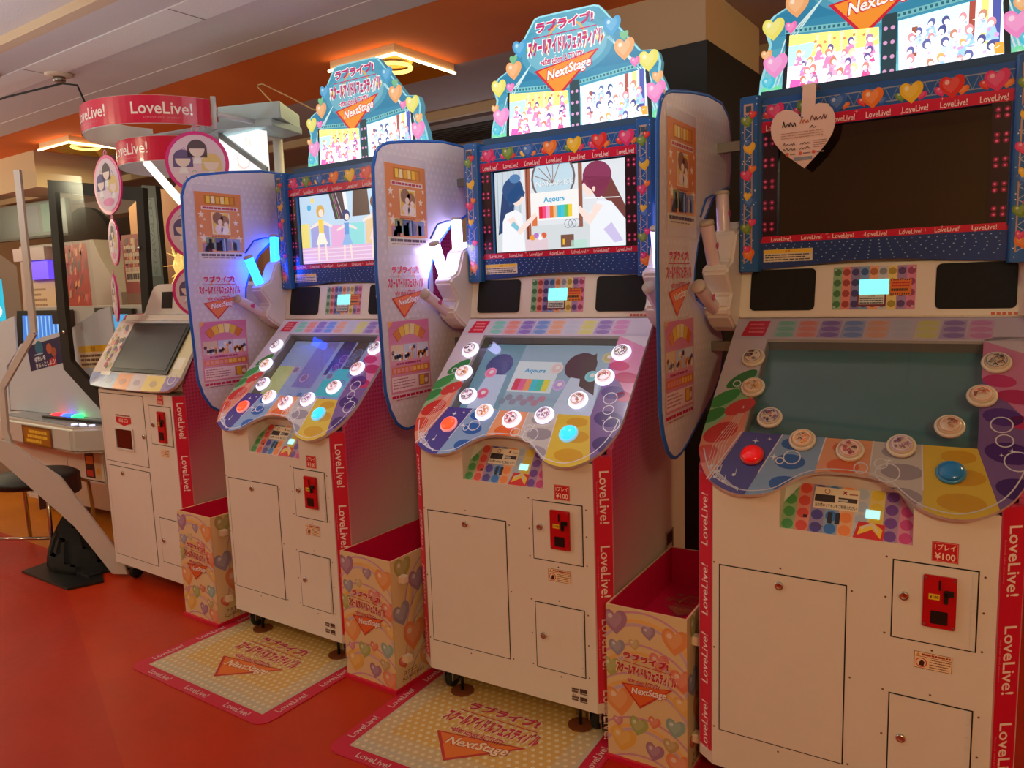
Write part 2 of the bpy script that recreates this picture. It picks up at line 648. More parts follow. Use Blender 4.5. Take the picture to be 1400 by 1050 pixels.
# ------------------------------------------------------------------ the room
def floor_material():
    m = bpy.data.materials.new('orange_red_vinyl_floor')
    m.use_nodes = True
    nt = m.node_tree
    N, L = nt.nodes, nt.links
    b = N['Principled BSDF']
    b.inputs['Roughness'].default_value = 0.34
    b.inputs['Specular IOR Level'].default_value = 0.25
    tc = N.new('ShaderNodeTexCoord')
    sx = N.new('ShaderNodeSeparateXYZ')
    L.new(tc.outputs['Object'], sx.inputs[0])

    def math_(op, a, bb):
        n = N.new('ShaderNodeMath')
        n.operation = op
        for i, v in enumerate((a, bb)):
            if hasattr(v, 'default_value') or hasattr(v, 'is_linked'):
                L.new(v, n.inputs[i])
            else:
                n.inputs[i].default_value = v
        return n.outputs[0]
    X, Y = sx.outputs['X'], sx.outputs['Y']
    far = math_('GREATER_THAN', math_('ADD', Y, math_('MULTIPLY', X, 0.06)), 0.06)
    left = math_('LESS_THAN', X, -2.6)
    yel = math_('MULTIPLY', far, left)
    band = math_('MULTIPLY', math_('GREATER_THAN', math_('ADD', math_('MULTIPLY', X, .45), Y), -1.22), math_('LESS_THAN', X, -0.2))
    nz = N.new('ShaderNodeTexNoise')
    nz.inputs['Scale'].default_value = 3.0
    nz.inputs['Detail'].default_value = 6
    L.new(tc.outputs['Object'], nz.inputs['Vector'])
    m0 = N.new('ShaderNodeMix')
    m0.data_type = 'RGBA'
    m0.inputs[6].default_value = (*lin((188, 36, 8)), 1)
    m0.inputs[7].default_value = (*lin((198, 52, 12)), 1)
    L.new(band, m0.inputs[0])
    m1 = N.new('ShaderNodeMix')
    m1.data_type = 'RGBA'
    m1.inputs[7].default_value = (*lin((206, 118, 22)), 1)
    L.new(m0.outputs[2], m1.inputs[6])
    L.new(yel, m1.inputs[0])
    m2 = N.new('ShaderNodeMix')
    m2.data_type = 'RGBA'
    m2.blend_type = 'MULTIPLY'
    m2.inputs[0].default_value = 0.35
    L.new(m1.outputs[2], m2.inputs[6])
    L.new(nz.outputs['Fac'], m2.inputs[7])
    L.new(m2.outputs[2], b.inputs['Base Color'])
    n2 = N.new('ShaderNodeTexNoise')
    n2.inputs['Scale'].default_value = 30
    L.new(tc.outputs['Object'], n2.inputs['Vector'])
    mr = N.new('ShaderNodeMapRange')
    mr.inputs[3].default_value = 0.28
    mr.inputs[4].default_value = 0.46
    L.new(n2.outputs['Fac'], mr.inputs[0])
    L.new(mr.outputs[0], b.inputs['Roughness'])
    return m


def rbox(name, x0, x1, y0, y1, z0, z1, m, parent=None):
    mb = MB()
    mb.prism([(x0, y0), (x1, y0), (x1, y1), (x0, y1)], z0, z1, lambda u, v, h: RP(u, v, h))
    return mb.build(name, m, parent)


CEIL_W = mat('ceiling_board', (206, 196, 190), 0.9, bump=0.5, scale=120, vary=0.05)
CEIL_S = mat('ceiling_speckled', (228, 222, 214), 0.9, bump=0.6, scale=160, vary=0.16)
CEIL_O = mat('ceiling_orange', (226, 112, 30), 0.75, vary=0.05, scale=4)
CEIL_G = mat('ceiling_grey', (176, 160, 158), 0.85, vary=0.05, scale=8)
BEIGE = mat('beige_wallpaper', (200, 172, 142), 0.85, bump=0.4, scale=220, vary=0.04)
TAN = mat('tan_wall', (176, 138, 108), 0.85, vary=0.08, scale=3)
CLAD = mat('black_cladding', (17, 16, 18), 0.55)

fl = struct(rbox('floor', -9.5, 4.0, -5.0, 5.2, -0.1, 0.0, floor_material()))
X0, X1 = -9.5, 4.0
ce = struct(rbox('ceiling', X0, X1, -5.0, 0.793, 2.7, 2.8, CEIL_W))
rbox('ceiling_band', X0, X1, 0.793, 1.61, 2.7, 2.8, CEIL_O, ce)
rbox('ceiling_rear', X0, X1, 1.61, 5.2, 2.7, 2.8, CEIL_G, ce)
rbox('ceiling_panel', X0, X1, 0.10, 0.28, 2.694, 2.70, CEIL_S, ce)
rbox('ceiling_panel', X0, X1, 0.60, 0.783, 2.697, 2.70, CEIL_W, ce)
struct(rbox('trim_1', X0, X1, -0.19, -0.135, 2.66, 2.70, BEIGE))
struct(rbox('trim_2', X0, X1, -0.125, -0.105, 2.69, 2.70, mat('slot_dark', (30, 26, 24), .9)))
struct(rbox('trim_3', X0, X1, 2.42, 2.47, 2.64, 2.70, BEIGE))
struct(rbox('trim_4', X0, X1, 3.3, 3.6, 2.5, 2.70, CEIL_G))
for k in range(9):
    rbox('ceiling_panel_joint', -8.8 + k * 1.4, -8.795 + k * 1.4, 0.10, 0.28, 2.692, 2.694, mat('joint_line', (150, 140, 132), .9), ce)
struct(rbox('wall_back', X0, X1, 4.9, 5.05, 0, 2.7, TAN))
struct(rbox('wall_left', X0, X0 + .12, -5.0, 4.9, 0, 2.7, TAN))
struct(rbox('wall_right', X1 - .12, X1, -5.0, 4.9, 0, 2.7, TAN))
struct(rbox('wall_front', X0, X1, -5.12, -5.0, 0, 2.7, TAN))
pl = thing('pillar', 'beige square pillar clad in black below, behind the game cabinets', 'pillar')
pl['kind'] = 'structure'
rbox('pillar_shaft', -0.56, 0.145, 1.395, 2.145, 0, 2.7, BEIGE, pl)
rbox('pillar_cladding', -0.572, 0.157, 1.383, 2.157, 0, 2.47, CLAD, pl)
struct(rbox('trim_5', -6.35, -5.62, 1.2, 1.9, 2.40, 2.7, BEIGE))


def ceiling_light(label, xr, yr, sx_, sy_, gold=True):
    t = thing('ceiling_light', label, 'lamp', RP(xr, yr, 2.7), ROOM_A, 'square downlights in the orange ceiling band')
    hx, hy = sx_ / 2, sy_ / 2
    HW = mat('lamp_housing', (206, 176, 140), .6)
    ix, iy = hx - .010, hy - .010
    mb = MB()
    mb.prism([(-ix, -iy), (ix, -iy), (ix, iy), (-ix, iy)], -0.054, -0.0005, None,
             [[(-ix + .012, -iy + .012), (-ix + .012, iy - .012), (ix - .012, iy - .012), (ix - .012, -iy + .012)]])
    mb.build('housing', HW, t)
    GOLD = mat('gold_reflector', (214, 168, 70), .22, .9)
    mb = MB()
    a, b_ = .022, .13
    for s in ((-1, 0), (1, 0), (0, -1), (0, 1)):
        if s[0]:
            x, xi = s[0] * (hx - a), s[0] * (hx - b_)
            mb.poly([(x, -hy + a, -.056), (x, hy - a, -.056), (xi, hy - b_, -.012), (xi, -hy + b_, -.012)])
        else:
            y, yi = s[1] * (hy - a), s[1] * (hy - b_)
            mb.poly([(-hx + a, y, -.056), (hx - a, y, -.056), (hx - b_, yi, -.012), (-hx + b_, yi, -.012)])
    mb.poly([(-hx + b_, -hy + b_, -.012), (hx - b_, -hy + b_, -.012), (hx - b_, hy - b_, -.012), (-hx + b_, hy - b_, -.012)])
    mb.build('reflector', GOLD, t)
    TUBE = mat('lamp_tube', (255, 238, 205), .4, emit=6.0, ecol=(255, 220, 160))
    mb = MB()
    mb.tube([(-hx + .004, -hy + .004, -.054), (hx - .004, -hy + .004, -.054)], .008, 8)
    mb.build('tube', TUBE, t)
    mb = MB()
    mb.tube([(hx - .004, -hy + .012, -.054), (hx - .004, hy - .012, -.054)], .008, 8)
    mb.build('tube', TUBE, t)
    mb = MB()
    mb.tube([(.10 * math.cos(k * math.pi / 10), .10 * math.sin(k * math.pi / 10), -.03) for k in range(20)], .011, 6, True)
    mb.build('ring_tube', mat('ring_tube', (255, 230, 130), .4, emit=2.2, ecol=(255, 214, 110)), t)
    return t


ceiling_light('square downlight with gold reflector, above the second topper sign', -1.642, 1.345, .5, .51)
ceiling_light('square downlight with gold reflector behind the red ring banner', -5.05, 1.345, .5, .51)
lo = ceiling_light('square downlight far back, seen under the unlit white brace', -5.0, 3.9, .5, .51)
lo['group'] = ''
del lo['group']
# ------------------------------------------------------------------ rhythm game cabinets
HW_, HF = 0.374, 0.325
ZF = lambda y: 0.98 + 0.956 * (y - 0.051)
DK = 1.3835
WV = lambda y: (y - 0.051) * DK
DN = Vector((0, -0.691, 0.7228))


def deck_map(u, w, h):
    y = 0.051 + w / DK
    return Vector((u, y, ZF(y))) + DN * h


SPK_T = 0.2
spk_map = plane_map((0, 0.41, 1.326), (1, 0, 0), (0, SPK_T, 1))
side_R = lambda x: plane_map((x, 0, 0), (0, 1, 0), (0, 0, 1))
CH = Vector((.049, .036, 0)).normalized()
chamR = plane_map((HF, 0, 0), (.049, .036, 0), (0, 0, 1))
chamL = plane_map((-HW_, .036, 0), (.049, -.036, 0), (0, 0, 1))


def side_material():
    """white panel with a magenta fade and halftone dots printed on it"""
    if 'side_panel_print' in MATS:
        return MATS['side_panel_print']
    m = bpy.data.materials.new('side_panel_print')
    m.use_nodes = True
    nt = m.node_tree
    N, L = nt.nodes, nt.links
    b = N['Principled BSDF']
    b.inputs['Roughness'].default_value = 0.35
    tc = N.new('ShaderNodeTexCoord')
    sx = N.new('ShaderNodeSeparateXYZ')
    L.new(tc.outputs['Object'], sx.inputs[0])

    def M(op, a, bb=0.0):
        n = N.new('ShaderNodeMath')
        n.operation = op
        for i, v in enumerate((a, bb)):
            if isinstance(v, (int, float)):
                n.inputs[i].default_value = v
            else:
                L.new(v, n.inputs[i])
        return n.outputs[0]
    y, z = sx.outputs['Y'], sx.outputs['Z']
    t = M('ADD', M('MULTIPLY', z, 1.0), M('MULTIPLY', y, -0.9))
    mr = N.new('ShaderNodeMapRange')
    mr.inputs[1].default_value = 0.12
    mr.inputs[2].default_value = 0.80
    L.new(t, mr.inputs[0])
    base = N.new('ShaderNodeMix')
    base.data_type = 'RGBA'
    base.inputs[6].default_value = (*lin((218, 204, 192)), 1)
    base.inputs[7].default_value = (*lin((196, 70, 116)), 1)
    L.new(mr.outputs[0], base.inputs[0])
    # halftone dots, fading out downwards
    s1 = M('ADD', y, z)
    s2 = M('SUBTRACT', y, z)
    d = M('MULTIPLY', M('SINE', M('MULTIPLY', s1, 190.0)), M('SINE', M('MULTIPLY', s2, 190.0)))
    zone = N.new('ShaderNodeMapRange')
    zone.inputs[1].default_value = 0.72
    zone.inputs[2].default_value = 1.05
    L.new(z, zone.inputs[0])
    dm = M('MULTIPLY', M('GREATER_THAN', d, 0.25), M('MULTIPLY', zone.outputs[0], mr.outputs[0]))
    mx = N.new('ShaderNodeMix')
    mx.data_type = 'RGBA'
    mx.inputs[7].default_value = (*lin((164, 16, 62)), 1)
    L.new(M('MULTIPLY', dm, 0.85), mx.inputs[0])
    L.new(base.outputs[2], mx.inputs[6])
    L.new(mx.outputs[2], b.inputs['Base Color'])
    MATS['side_panel_print'] = m
    return m


CACHE = {}


def part(key, name, parent, fn):
    """build the part once, then copy it (shared mesh) for the next cabinet"""
    if key and key in CACHE:
        o = CACHE[key].copy()
        COL.objects.link(o)
        o.parent = parent
        return o
    o = fn(name, parent)
    if key:
        CACHE[key] = o
    return o


def mbpart(key, name, parent, material, build, bevel=0.0, seg=2):
    def fn(n, p):
        mb = MB()
        build(mb)
        return mb.build(n, material, p, bevel, seg)
    return part(key, name, parent, fn)


def artpart(key, name, parent, material, mp, draw, h0=0.0008):
    def fn(n, p):
        a = Art()
        draw(a)
        return a.build(n, mp, material, p, h0)
    return part(key, name, parent, fn)


FM = front_map(0.0)


def lock(key, parent, x, z, r=0.011):
    o = mbpart(key, 'lock', parent, CHROME, lambda mb: mb.lathe([(0, .001), (r, .001), (r, .006), (r * .75, .009), (r * .55, .007), (0, .007)], (x, 0, z), (0, -1, 0), 18))
    return o


def door(pre, parent, name, x0, x1, z0, z1, lx, lz, hinge):
    g = .0022
    d = mbpart(pre + name, name, parent, WHITE, lambda mb: mb.box(x0 + g, x1 - g, -.0018, .004, z0 + g, z1 - g))
    mbpart(pre + name + 'gap', 'door_gap', d, GAP, lambda mb: mb.prism(
        [(x0 - .001, z0 - .001), (x1 + .001, z0 - .001), (x1 + .001, z1 + .001), (x0 - .001, z1 + .001)], -.0006, -.0002, lambda u, v, h: (u, h, v)))
    lock(pre + name + 'lock', d, lx, lz)
    if hinge:
        def hg(mb):
            n = max(4, int((z1 - z0) / .03))
            st = (z1 - z0 - .008) / n
            for k in range(n):
                mb.box(x1 - .0125, x1 - .0055, -.0042, -.001, z0 + .004 + k * st + .0012, z0 + .004 + (k + 1) * st - .0012)
        mbpart(pre + name + 'hinge', 'hinge', d, WHITE2, hg)
    return d


def screws(pre, parent, boxes):
    def dr(a):
        for x0, x1, z0, z1 in boxes:
            for x, z in ((x0 - .014, z1 + .004), (x1 + .012, z1 - .012), (x0 - .014, z0 + .006), (x1 + .012, z0 + .004),
                         ((x0 + x1) / 2, z1 + .016), ((x0 + x1) / 2, z0 - .016), (x0 - .014, (z0 + z1) / 2), (x1 + .012, (z0 + z1) / 2)):
                a.circle(x, z, .0028, (110, 74, 52), 1, 8)
    artpart(pre + 'screws', 'screws', parent, PRINT, FM, dr, .0003)


def coin_panel(pre, dp, x0, x1, z0, z1):
    w, h = x1 - x0, z1 - z0
    X = lambda f: x0 + w * f
    Z = lambda f: z0 + h * f
    cp = mbpart(pre + 'coin_panel', 'coin_panel', dp, COINRED, lambda mb: mb.prism([(x0, z0), (x1, z0), (x1, z1), (x0, z1)], -.011, -.001, lambda u, v, hh: (u, hh, v)), .002)
    return cp, X, Z


def coin_details(pre, door_o, X, Z):
    mp = front_map(-.011)

    def dr(a):
        a.rect(X(.17), Z(.55), X(.5), Z(.66), (236, 196, 50), 1)
        a.text('¥100', (X(.17) + X(.5)) / 2, (Z(.55) + Z(.66)) / 2, (Z(.1) - Z(0)) * .62, (60, 30, 10), 2, X(.28) - X(0), bold=.02)
    artpart(pre + 'coinlabel', 'coin_label', door_o, PRINT, mp, dr, .0006)
    for q_, (fx, fz) in enumerate(((.07, .95), (.93, .95), (.07, .05), (.93, .05))):
        mbpart(pre + 'csc%d' % q_, 'screw', door_o, mat('screw_red', (150, 60, 60), .4), lambda mb: mb.lathe([(0, .011), (.0032, .011), (.0028, .0125), (0, .013)], (X(fx), 0, Z(fz)), (0, -1, 0), 8))

    def bits(mb):
        mb.box(X(.47), X(.53), -.015, -.0115, Z(.74), Z(.93))
        mb.box(X(.64), X(.76), -.021, -.0115, Z(.52), Z(.74))
        mb.box(X(.64), X(.92), -.021, -.0115, Z(.66), Z(.76))
    mbpart(pre + 'coinbits', 'coin_slot', door_o, BLACK, bits, .001)

    def ret(mb):
        mb.box(X(.25), X(.76), -.0135, -.0115, Z(.09), Z(.34))
    mbpart(pre + 'coinret', 'coin_return', door_o, mat('coin_flap', (24, 22, 24), .3), ret, .001)


OUT = [(-.382, .055), (-.359, .012), (-.331, -.014), (-.276, -.034), (-.229, -.038), (-.172, -.027), (-.142, -.007),
       (-.108, .016), (-.062, .031), (0, .033), (.062, .031), (.106, .016), (.138, -.007), (.172, -.027), (.225, -.037),
       (.268, -.035), (.318, -.014), (.352, .014), (.378, .06), (.384, .10), (.374, .41), (-.374, .41), (-.384, .10)]
_c = OUT[:20]
for _ in range(2):      # round the lobes
    _n = [_c[0]]
    for _p, _q in zip(_c[:-1], _c[1:]):
        _n += [(_p[0] * .75 + _q[0] * .25, _p[1] * .75 + _q[1] * .25), (_p[0] * .25 + _q[0] * .75, _p[1] * .25 + _q[1] * .75)]
    _c = _n + [_c[-1]]
EDGE = _c
OUTW = [(x, WV(y)) for x, y in _c + OUT[20:]]
HOLE = [(-.273, .105), (.272, .105), (.272, .35), (-.273, .35)]
HOLEW = [(x, WV(y)) for x, y in HOLE]
BUTTONS = [(-.297, .294), (-.277, .215), (-.212, .141), (-.117, .094), (0.0, .079), (.113, .097), (.212, .146), (.275, .217), (.302, .295)]
RB = [(-.235, .051), (.222, .051)]


def deck_print(a):
    W = WV
    top, bot, y1 = W(.41), W(-.045), W(.105)

    def zone(q, c, layer=1):
        p = clip_convex(OUTW, q)
        if len(p) > 2:
            a.poly(p, c, layer)

    def blob(pts_, c, layer, q):
        p = clip_convex(OUTW, pts_)
        if q:
            p = clip_convex(p, q)
        if len(p) > 2:
            a.poly(p, c, layer)
    PALE = (214, 200, 222)
    # top strip, left flank, right flank
    zone([(-.4, W(.35)), (.4, W(.35)), (.4, top), (-.4, top)], (206, 190, 214))
    zone([(-.4, W(.255)), (-.273, W(.255)), (-.273, W(.35)), (-.4, W(.35))], (212, 196, 214))
    gq = [(-.4, W(.10)), (-.273, W(.205)), (-.273, W(.275)), (-.4, W(.20))]
    zone([(-.4, W(.20)), (-.273, W(.275)), (-.273, W(.255)), (-.4, W(.255))][:0] or [(-.4, W(.16)), (-.273, W(.255)), (-.273, W(.2551)), (-.4, W(.255))], (206, 196, 206))
    gq = [(-.4, W(.07)), (-.273, W(.20)), (-.273, W(.255)), (-.4, W(.16))]
    zone(gq, (150, 190, 150))
    rq = [(-.42, W(-.05)), (-.335, W(-.02)), (-.273, W(.105)), (-.273, W(.20)), (-.42, W(.05))]
    zone(rq, (226, 140, 116))
    for cx, cy, rx, ry, rot, c, q in ((-.315, .238, .05, .02, .75, (54, 132, 70), None), (-.35, .185, .05, .022, .7, (60, 150, 76), None), (-.37, .14, .04, .02, .7, (54, 140, 70), None),
                                      (-.30, .165, .045, .024, .6, (208, 62, 60), None), (-.335, .10, .05, .03, .6, (206, 50, 44), None), (-.365, .045, .04, .028, .6, (214, 70, 46), None)):
        blob(ell(cx, W(cy), rx, ry, 18, rot), c, 2, None)
    # front strips, fanning out
    xt = [-.273, -.17, -.062, .05, .157, .272]
    xb = [-.345, -.235, -.085, .05, .175, .335]
    cols = [(74, 62, 150), (140, 168, 212), (236, 160, 116), (206, 196, 196), (226, 190, 60)]
    deep = [(58, 44, 132), (40, 96, 180), (232, 104, 40), (160, 148, 162), (214, 160, 20)]
    for k in range(5):
        qd = [(xb[k], bot), (xb[k + 1], bot), (xt[k + 1], y1), (xt[k], y1)]
        zone(qd, cols[k])
        cx = (xt[k] + xt[k + 1] + xb[k] + xb[k + 1]) / 4
        for cy, r in ((.085, .034), (.045, .042), (-.005, .045)):
            if k != 0:
                blob(ell(cx + (.0 if k < 3 else .012) * (1 if cy < .05 else 0), W(cy), r * (.9 if k in (1, 2) else 1.1), r * .55, 18), deep[k], 2, qd)
    zone([(xb[0] - .1, bot), (xb[0], bot), (xt[0], y1), (-.40, W(.02))][:0] or [(-.4, bot), (-.3449, bot), (-.335, W(-.02)), (-.4, W(0.0))], (214, 90, 60))
    # right flank: purple below, magenta above
    pq = [(.335, bot), (.42, bot), (.42, W(.12)), (.272, W(.262)), (.272, y1)]
    zone(pq, (126, 92, 158))
    mq = [(.42, W(.12)), (.42, W(.3)), (.272, W(.35)), (.272, W(.262))]
    zone(mq, (214, 130, 176))
    zone([(.42, W(.3)), (.42, W(.36)), (.272, W(.36)), (.272, W(.35))], (214, 198, 216))
    for cx, cy, rx, ry, c in ((.32, .175, .042, .026, (84, 46, 138)), (.335, .10, .05, .03, (72, 34, 122)), (.36, .03, .05, .03, (66, 30, 112)),
                              (.31, .255, .036, .02, (204, 50, 120)), (.35, .22, .045, .022, (190, 40, 104)), (.36, .165, .03, .02, (196, 44, 104))):
        blob(ell(cx, W(cy), rx, ry, 18, -.15), c, 2, None)
    # coloured columns of ovals along the top edge
    n = 9
    for k in range(n):
        c = [(120, 190, 176), (226, 130, 120), (130, 100, 190), (110, 140, 214), (226, 160, 130), (190, 190, 216), (214, 206, 120), (140, 110, 186), (206, 130, 190)][k]
        x0 = -.255 + k * .0615
        q = [(x0 - .006, W(.355)), (x0 + .054, W(.355)), (x0 + .058, W(.402)), (x0 + .004, W(.402))]
        a.poly(q, mixc(c, (214, 200, 222), .55), 2)
        for cy in (.363, .379, .395):
            a.circle(x0 + .028, W(cy), .025, mixc(c, (214, 200, 222), .12), 3, 14, ry=.0095)
    a.poly([(-.352, W(.358)), (-.283, W(.358)), (-.275, W(.402)), (-.338, W(.402))], (206, 20, 62), 3)
    a.bars(-.332, W(.364), -.287, W(.397), 3, (240, 130, 150), 4, 5, .35)
    # thin white drawing: rings, edge line, staves, notes
    LW = (232, 224, 238)
    for k in range(1, 5):
        e_ = (.012, .05, .05, .012)[k - 1]
        f_ = (.105 - e_) / .15
        a.line([(xt[k], y1), (xt[k] + (xb[k] - xt[k]) * f_, W(e_))], .003, LW, 4)
    a.line([(-.278, y1), (-.338, W(-.012))], .0035, LW, 4)
    for x, y, r in ((-.135, .055, .022), (-.163, .045, .011), (.09, .04, .028), (.073, .058, .016), (.318, .158, .024), (.325, .125, .019), (.352, .085, .028), (.03, .045, .017), (-.325, .225, .012)):
        a.ring(x, W(y), r, .003, LW, 4, 24)
    edge = [(x * .965, W(y) * .94 + .006) for x, y in EDGE]
    a.line(edge, .003, (226, 214, 226), 4)
    for k in range(5):
        o = k * .009
        a.line([(-.345 + o, W(.02) - o * .6), (-.30 + o * .8, W(-.012) - o * .2), (-.25, W(-.024) - .002 * k)], .0016, LW, 4)
        a.line([(-.345 + o, W(.02) - o * .6), (-.345 + o * .9, W(.07)), (-.30 + o * .4, W(.15))], .0014, (240, 206, 196), 4)
    r = random.Random(3)
    for _ in range(6):
        x, y = r.uniform(-.335, -.27), r.uniform(-.015, .025)
        a.circle(x, W(y), .0045, LW, 5, 8)
        a.line([(x + .004, W(y)), (x + .004, W(y) + .02)], .0016, LW, 5)
    for x, y, s in ((-.235, .085, .010), (-.2, .092, .006), (-.18, .052, .011), (.34, .105, .009), (.32, .095, .005), (.09, .066, .008), (-.33, .10, .006), (-.29, .165, .006)):
        a.star(x, W(y), s, (246, 240, 250), 5, 4, .25)


def mon_map_pts():
    pass


MY = .43


def heart_cluster(a, x, z, s, cols, layer=5):
    a.heart(x - s * .42, z - s * .12, s * .5, cols[1], layer, .25)
    a.heart(x + s * .4, z - s * .18, s * .46, cols[2], layer, -.3)
    a.heart(x, z, s, cols[0], layer + 3, .05)


PK, RD, OR, YL, GR, BL, TQ, PU = (226, 50, 110), (222, 44, 40), (238, 116, 40), (240, 186, 40), (110, 140, 50), (50, 100, 180), (60, 190, 190), (130, 70, 160)


def bezel_print(a):
    BG, BD = (30, 88, 160), (18, 48, 104)
    x = .315
    out = [(-x, 1.47), (-.2, 1.476), (-.08, 1.486), (0, 1.488), (.08, 1.486), (.2, 1.476), (x, 1.47), (x, 1.549), (-x, 1.549)]
    a.poly(out, (26, 62, 128), 1)
    a.rect(-x, 1.549, -.267, 1.967, (40, 14, 34), 1)
    a.rect(.267, 1.549, x, 1.967, (40, 14, 34), 1)
    a.rect(-x, 1.549, x, 1.568, (206, 20, 64), 2)
    a.rect(-x, 1.871, x, 1.967, BG, 2)
    a.rect(-x, 1.871, x, 1.902, (206, 20, 64), 3)
    # stage lights in the black columns
    r = random.Random(5)
    for s in (-1, 1):
        for k in range(5):
            z = 1.845 - k * .062
            for dx in (-.011, .009):
                for dz in (-.008, .008):
                    a.circle(s * .291 + dx, z + dz, .007, (150, 24, 74), 3, 8)
                    a.circle(s * .291 + dx, z + dz, .003, (255, 120, 180), 4, 8)
        a.line([(s * .312, 1.56), (s * .312, 1.87)], .006, (20, 60, 120), 3)
    # truss
    for z in (1.912, 1.948):
        a.line([(-x, z), (x, z)], .003, (150, 150, 160), 3)
    for k in range(20):
        x0 = -x + k * .0315
        a.line([(x0, 1.912), (x0 + .0157, 1.948), (x0 + .0315, 1.912)], .0018, (120, 140, 170), 3)
    cl = [(-.275, .052, (PK, RD, PK)), (-.19, .05, (GR, PK, RD)), (-.105, .05, (BL, YL, OR)), (-.015, .056, (OR, RD, BL)), (.08, .058, (YL, GR, PK)), (.175, .06, (RD, PK, OR)), (.275, .058, (PK, RD, OR))]
    for cx, s, cc in cl:
        heart_cluster(a, cx, 1.926, s, cc, 5)
    for k in range(7):
        ll(a, -.27 + k * .09, 1.883, .017, .062, (255, 225, 230), 8, 0, False)
        ll(a, -.255 + k * .086, 1.5585, .0125, .056, (255, 225, 230), 8, 0, False)
    for k in range(30):
        a.star(r.uniform(-.3, .3), r.choice((r.uniform(1.55, 1.566), r.uniform(1.873, 1.9))), .005, (255, 190, 200), 7, 4, .2)
    # dance-floor dots, in perspective
    for j in range(6):
        z = 1.541 - j * .0098
        n = 30 - j * 2
        for k in range(n):
            xx = (k - (n - 1) / 2) * (.0205 + .0026 * j)
            if abs(xx) < .30 and z > 1.476 + .010 * (1 - min(1, abs(xx) / .2)) + .003:
                a.rect(xx - .0018, z - .0012, xx + .0018, z + .0012, (150, 200, 230), 3)
    a.rect(-.305, 1.492, -.165, 1.528, (226, 216, 196), 4)
    a.rect(-.303, 1.517, -.167, 1.527, (240, 196, 60), 5)
    a.bars(-.3, 1.494, -.17, 1.515, 3, (90, 84, 80), 5, 2, .5)
    a.text('注意', -.235, 1.522, .007, (120, 60, 20), 6)


def pillar_print(a, s):
    r = random.Random(11)
    a.rect(-.024, 1.466, .024, 1.974, (34, 96, 168), 1)
    for dx in (-.013, .009):
        a.line([(dx, 1.49), (dx, 1.95)], .0035, (196, 150, 120), 2)
    for k in range(14):
        z = 1.49 + k * .033
        a.line([(-.013, z), (.009, z + .0165), (-.013, z + .033)], .002, (170, 180, 200), 2)
    a.rect(-.016, 1.925, .012, 1.955, (190, 160, 150), 2)
    a.rect(-.01, 1.931, .006, 1.949, (50, 80, 110), 3)
    seq = [(GR, RD), (YL, BL), (PK, OR), (BL, YL), (GR, PK), (OR, PK)]
    for k, (c1, c2) in enumerate(seq):
        z = 1.905 - k * .078
        a.heart(-.006 + .008 * (k % 2), z, .036, c1, 4, .2)
        a.heart(.010 - .014 * (k % 2), z + .017, .024, c2, 7, -.2)
    for k in range(40):
        a.circle(r.uniform(-.022, .022), r.uniform(1.47, 1.97), .0018, (220, 230, 245), 3, 6)


def topper_outline():
    right = [(.365, 2.0), (.372, 2.036), (.362, 2.093), (.346, 2.135), (.332, 2.165), (.336, 2.2), (.325, 2.235), (.305, 2.245), (.262, 2.25), (.122, 2.415), (.105, 2.432), (.085, 2.438)]
    left = [(-.085, 2.441), (-.14, 2.441), (-.16, 2.436), (-.29, 2.265), (-.325, 2.25), (-.348, 2.228), (-.350, 2.205), (-.338, 2.165), (-.350, 2.11), (-.365, 2.06), (-.37, 2.0)]
    return right + left


TOP = topper_outline()
IMG_L = [(-.285, 1.998), (-.02, 2.014), (-.026, 2.158), (-.276, 2.182)]
IMG_R = [(.03, 2.016), (.288, 1.992), (.276, 2.186), (.025, 2.164)]


def balloon(a, x, z, s, col, layer=6):
    a.heart(x, z, s, col, layer)


